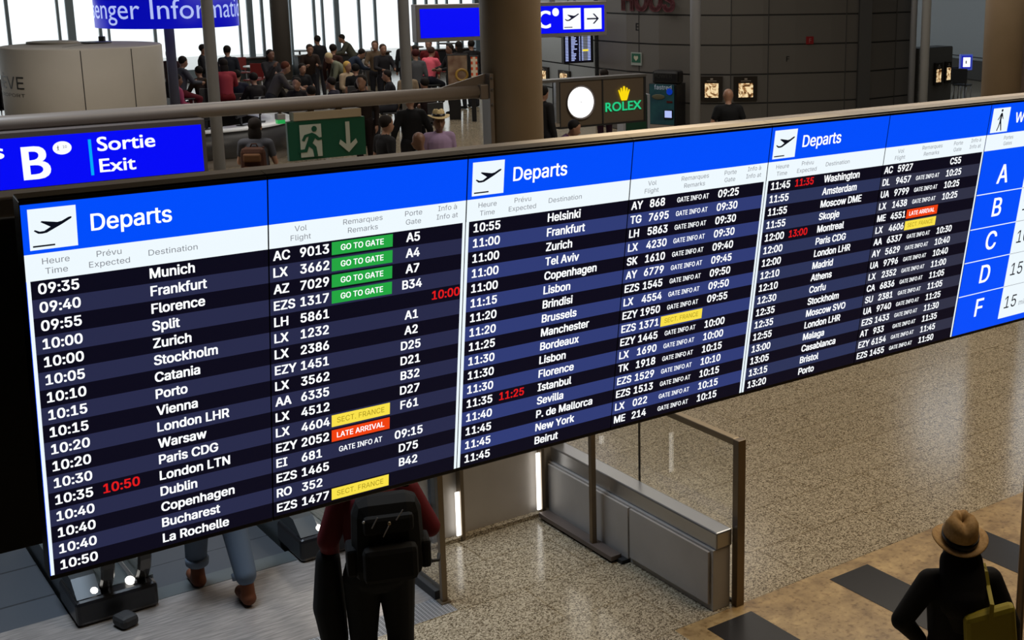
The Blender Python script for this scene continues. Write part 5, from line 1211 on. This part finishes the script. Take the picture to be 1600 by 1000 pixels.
backpack('brown backpack on the back of the person at the information desk', P + Vector((mw.col[1].x, mw.col[1].y, 0)) * -.13, away(P, -12), LV * 0 + .86, (.36, .17, .52), cloth((62, 36, 26)), cloth((96, 66, 44)))
P, t = along(WC, 1138); P = flc(1137, lev(92)); person('bald man in a black t-shirt looking at the lit wall pictures', P, away(P, 8), 'stand', arms='out', top=(12, 14, 18), bottom=(20, 22, 28), hair='bald', sleeves=False, scale=1.0, bulk=1.15, vox=.016, name_top='t_shirt')
Pm = P; wq = away(P, 8); mwp = PT(P, wq)
P = flc(864, lev(106)); person('person in a purple top under the rail left of the clock sign', P, away(P, -100), 'stand', lean=.55, arms='front', top=(62, 22, 66), bottom=(22, 20, 26), hairc=(16, 14, 14), scale=.95, vox=.018)
P = flc(851, lev(90)); person('dark clothed person seen through the frame left of the clock sign', P, away(P, -40), 'stand', arms='down', top=(34, 34, 38), hairc=(18, 16, 16), scale=1.0, vox=.018)
P = flc(946, lev(76)); person('person in dark purple below the gold crown sign', P, away(P, 30), 'stand', arms='down', top=(52, 16, 44), bottom=(40, 14, 34), scale=.98, vox=.018)
# green display case below the clock sign
P = flc(990, lev(73)); root = thing('green_display_case', 'dark green case with pale edges below the gold crown sign', 'case', PT(P, YAW - .3)); mw = root.matrix_world.copy()
c = MB(); c.box2((-.24, -.2, 0), (.24, .2, 1.1), mat('case green', (.004, .05, .026), .4), .01); c.build('body', root, mw)
for sx in (-1, 1): c = MB(); c.box2((sx * .28 - .03, -.22, 0), (sx * .28 + .03, .2, 1.1), M['grey'], .004); c.build('edge_post', root, mw)

# chairs near the right column
for x, s, f_, lab in ((1487, 54, 30, 'dark chair left of the pair by the right column'), (1502, 55, -20, 'dark chair right of the pair by the right column')):
    P = flc(x, lev(s)); seat_for(P, away(P, f_), .46, lab, 1.05, False, False, 'dark chairs by the right column')

# ------------------------------------------------------------------ near people
# man walking to the escalator, jeans with turned-up cuffs
Pl = W(2.70, 8.83, 0)
J = joints('stand', .04, 'down')
for k, (a_, b_) in (('R', (2.79, 8.57)), ('L', (2.605, 9.10))):
    an = Vector((a_ - 2.70, b_ - 8.83, .085)); 
    if k == 'R': an.z = .10
    J['an' + k] = an; hp = J['hp' + k]; J['kn' + k] = (hp + an) / 2 + Vector((0, .05, .03))
r, J, mw = person('person in jeans with turned-up cuffs and brown shoes walking to the escalator', Pl, YAW, J=J, top=(44, 40, 42), bottom=(78, 90, 106), shoe=(92, 52, 32), scale=1.0, vox=.011, bulk=1.06, legs=1.28, boot=.10)
for k in 'LR':
    c = MB(); an = J['an' + k]; kn = J['kn' + k]; d = (kn - an).normalized(); c.tube([an + d * .095, an + d * .10, an + d * .145, an + d * .15], [.078, .083, .085, .080], cloth((96, 106, 120)), 24); q = c.build('cuff', r); q.matrix_world = mw
Pb_ = W(3.0, 8.98, 0); root = thing('carrier_bag', 'dark bag hanging beside the person in jeans', 'bag', PT(Pb_ + Vector((0, 0, .50)), YAW + .3)); mw = root.matrix_world.copy()
c = MB(); c.box((0, 0, .14), (.34, .14, .30), cloth((30, 24, 24)), bevel=.05); c.build('bag_body', root, mw); c = MB(); c.tube([(-.1, 0, .28), (-.07, 0, .40), (.0, 0, .43), (.07, 0, .40), (.1, 0, .28)], .012, M['blackmat'], 8); c.build('handle', root, mw)

# man with red top and black backpack
P = fl(592, 890, .95); P.z = 0
rz = away(P, 4)
J = joints('stand', .06, 'front')
J['elR'] = J['shR'] + Vector((.13, -.02, -.25)); J['wrR'] = J['elR'] + Vector((-.05, .20, -.02))
J['elL'] = J['shL'] + Vector((-.10, .02, -.27)); J['wrL'] = J['elL'] + Vector((.02, .14, -.20))
r, J, mw = person('man in a dark red top and black trousers seen from behind below the board', P, rz, J=J, top=(88, 14, 22), bottom=(13, 13, 15), shoe=(16, 16, 18), scale=1.03, vox=.010, bulk=1.2, fine=True)
o_ = Matrix.Rotation(rz, 3, 'Z')
root, mwb = backpack('big black backpack on the man in the dark red top', P + o_ @ Vector((.04, -.15, 0)), rz, 1.03, (.43, .24, .52), cloth((9, 9, 10)), cloth((12, 12, 13)))
c = MB()
for x, z, a_ in ((-.08, .42, .5), (.06, .45, .6), (-.02, .36, .5)): c.box((x, -.29, z), (.006, .006, .07), M['signframe'], Matrix.Rotation(a_, 3, 'Y'))
c.ball((-.14, -.285, .43), (.008, .006, .008), M['steel'], 8, 6).ball((.0, -.30, .41), (.01, .006, .012), M['bronze'], 8, 6).ball((.12, -.25, .12), (.01, .01, .014), M['steel'], 8, 6); c.build('zip_pull', root, mwb)
c = MB(); c.tube([(.20, -.10, .10), (.25, -.12, .06), (.29, -.10, .05), (.30, -.06, .07)], .011, M['blackmat'], 8); c.build('buckle_strap', root, mwb)
root = thing('draped_jacket', 'black jacket hanging over the arm of the man in the dark red top', 'jacket', PT(P + o_ @ Vector((-.29, .10, 0)), rz)); mw = root.matrix_world.copy()
B_ = Body(); B_.cap('a', (0, 0, 1.02), (-.01, 0, .70), .075, .10, (0, 1, 0), 1.2); B_.cap('a', (-.01, 0, .72), (.01, -.02, .50), .10, .085, (0, 1, 0), 1.2); me = B_.mesh(.012); me.materials.append(cloth((12, 12, 14)))
for f in me.polygons: f.use_smooth = True
q = bpy.data.objects.new('cloth', me); COL.objects.link(q); q.parent = root; q.matrix_world = mw

# woman with fedora and yellow bag
P = fl(1503, 846, 1.535); P.z = 0
rz = away(P, 18)
J = joints('stand', .03, 'out')
J['elL'] = J['shL'] + Vector((-.17, -.06, -.20)); J['wrL'] = J['elL'] + Vector((.12, .05, -.15))
for q_ in ('hd0', 'hd1', 'nk1'): J[q_] = J[q_] - Vector((0, .01, .055))
r, J, mw = person('woman in straw fedora and black jacket walking away at the bottom right', P, rz, J=J, top=(13, 13, 16), bottom=(84, 84, 90), shoe=(30, 26, 24), hairc=(12, 9, 8), hair='hatlong', scale=.93, vox=.010, fine=True, bulk=1.12)
hat(r, mw, J, M['straw'], .160, .103, .155, .30, True, .050)
B_ = Body(); B_.cap('h', J['hd0'] + Vector((0, -.05, .02)), J['shc'] + Vector((0, -.11, -.10)), .085, .098, (1, 0, 0), 1.5); B_.cap('h', J['shc'] + Vector((0, -.11, -.08)), J['shc'] + Vector((0, -.11, -.24)), .095, .05, (1, 0, 0), 1.5)
me = B_.mesh(.010); me.materials.append(cloth((12, 9, 8)))
for f in me.polygons: f.use_smooth = True
q = bpy.data.objects.new('long_hair', me); COL.objects.link(q); q.parent = r; q.matrix_world = mw
o_ = Matrix.Rotation(rz, 3, 'Z'); SH_ = mw @ (J['shR'] + Vector((-.035, 0, .078)))
root = thing('tote_bag', 'yellow cloth tote bag on the shoulder of the woman in the fedora', 'bag', PT(SH_ + o_ @ Vector((.0, -.21, -.48)), rz - .12) @ Matrix.Rotation(-.10, 4, 'Y')); mwt = root.matrix_world.copy()
c = MB(); c.box((0, 0, .17), (.27, .085, .36), M['bagyellow'], bevel=.03)
for v in c.bm.verts: v.co.x *= 1.0 + .12 * (.2 - v.co.z); v.co.z += .03 * math.sin(v.co.x * 9)
c.build('bag_body', root, mwt)
sh = mwt.inverted() @ SH_
for nm, x in (('strap', .0),):
    c = MB(); c.sweep([(x, -.046, .30), (x + .01, -.05, .40), sh + Vector((x * .4, -.088, -.06)), sh + Vector((x * .4, -.05, .0)), sh + Vector((x * .4, .02, .012)), sh + Vector((x * .4, .085, -.05)), sh + Vector((x * .5, .11, -.14))], [(-.011, -.003), (.011, -.003), (.011, .003), (-.011, .003)], M['bagyellow'], up=Vector((0, 1, 0.01))); c.build(nm, root, mwt)
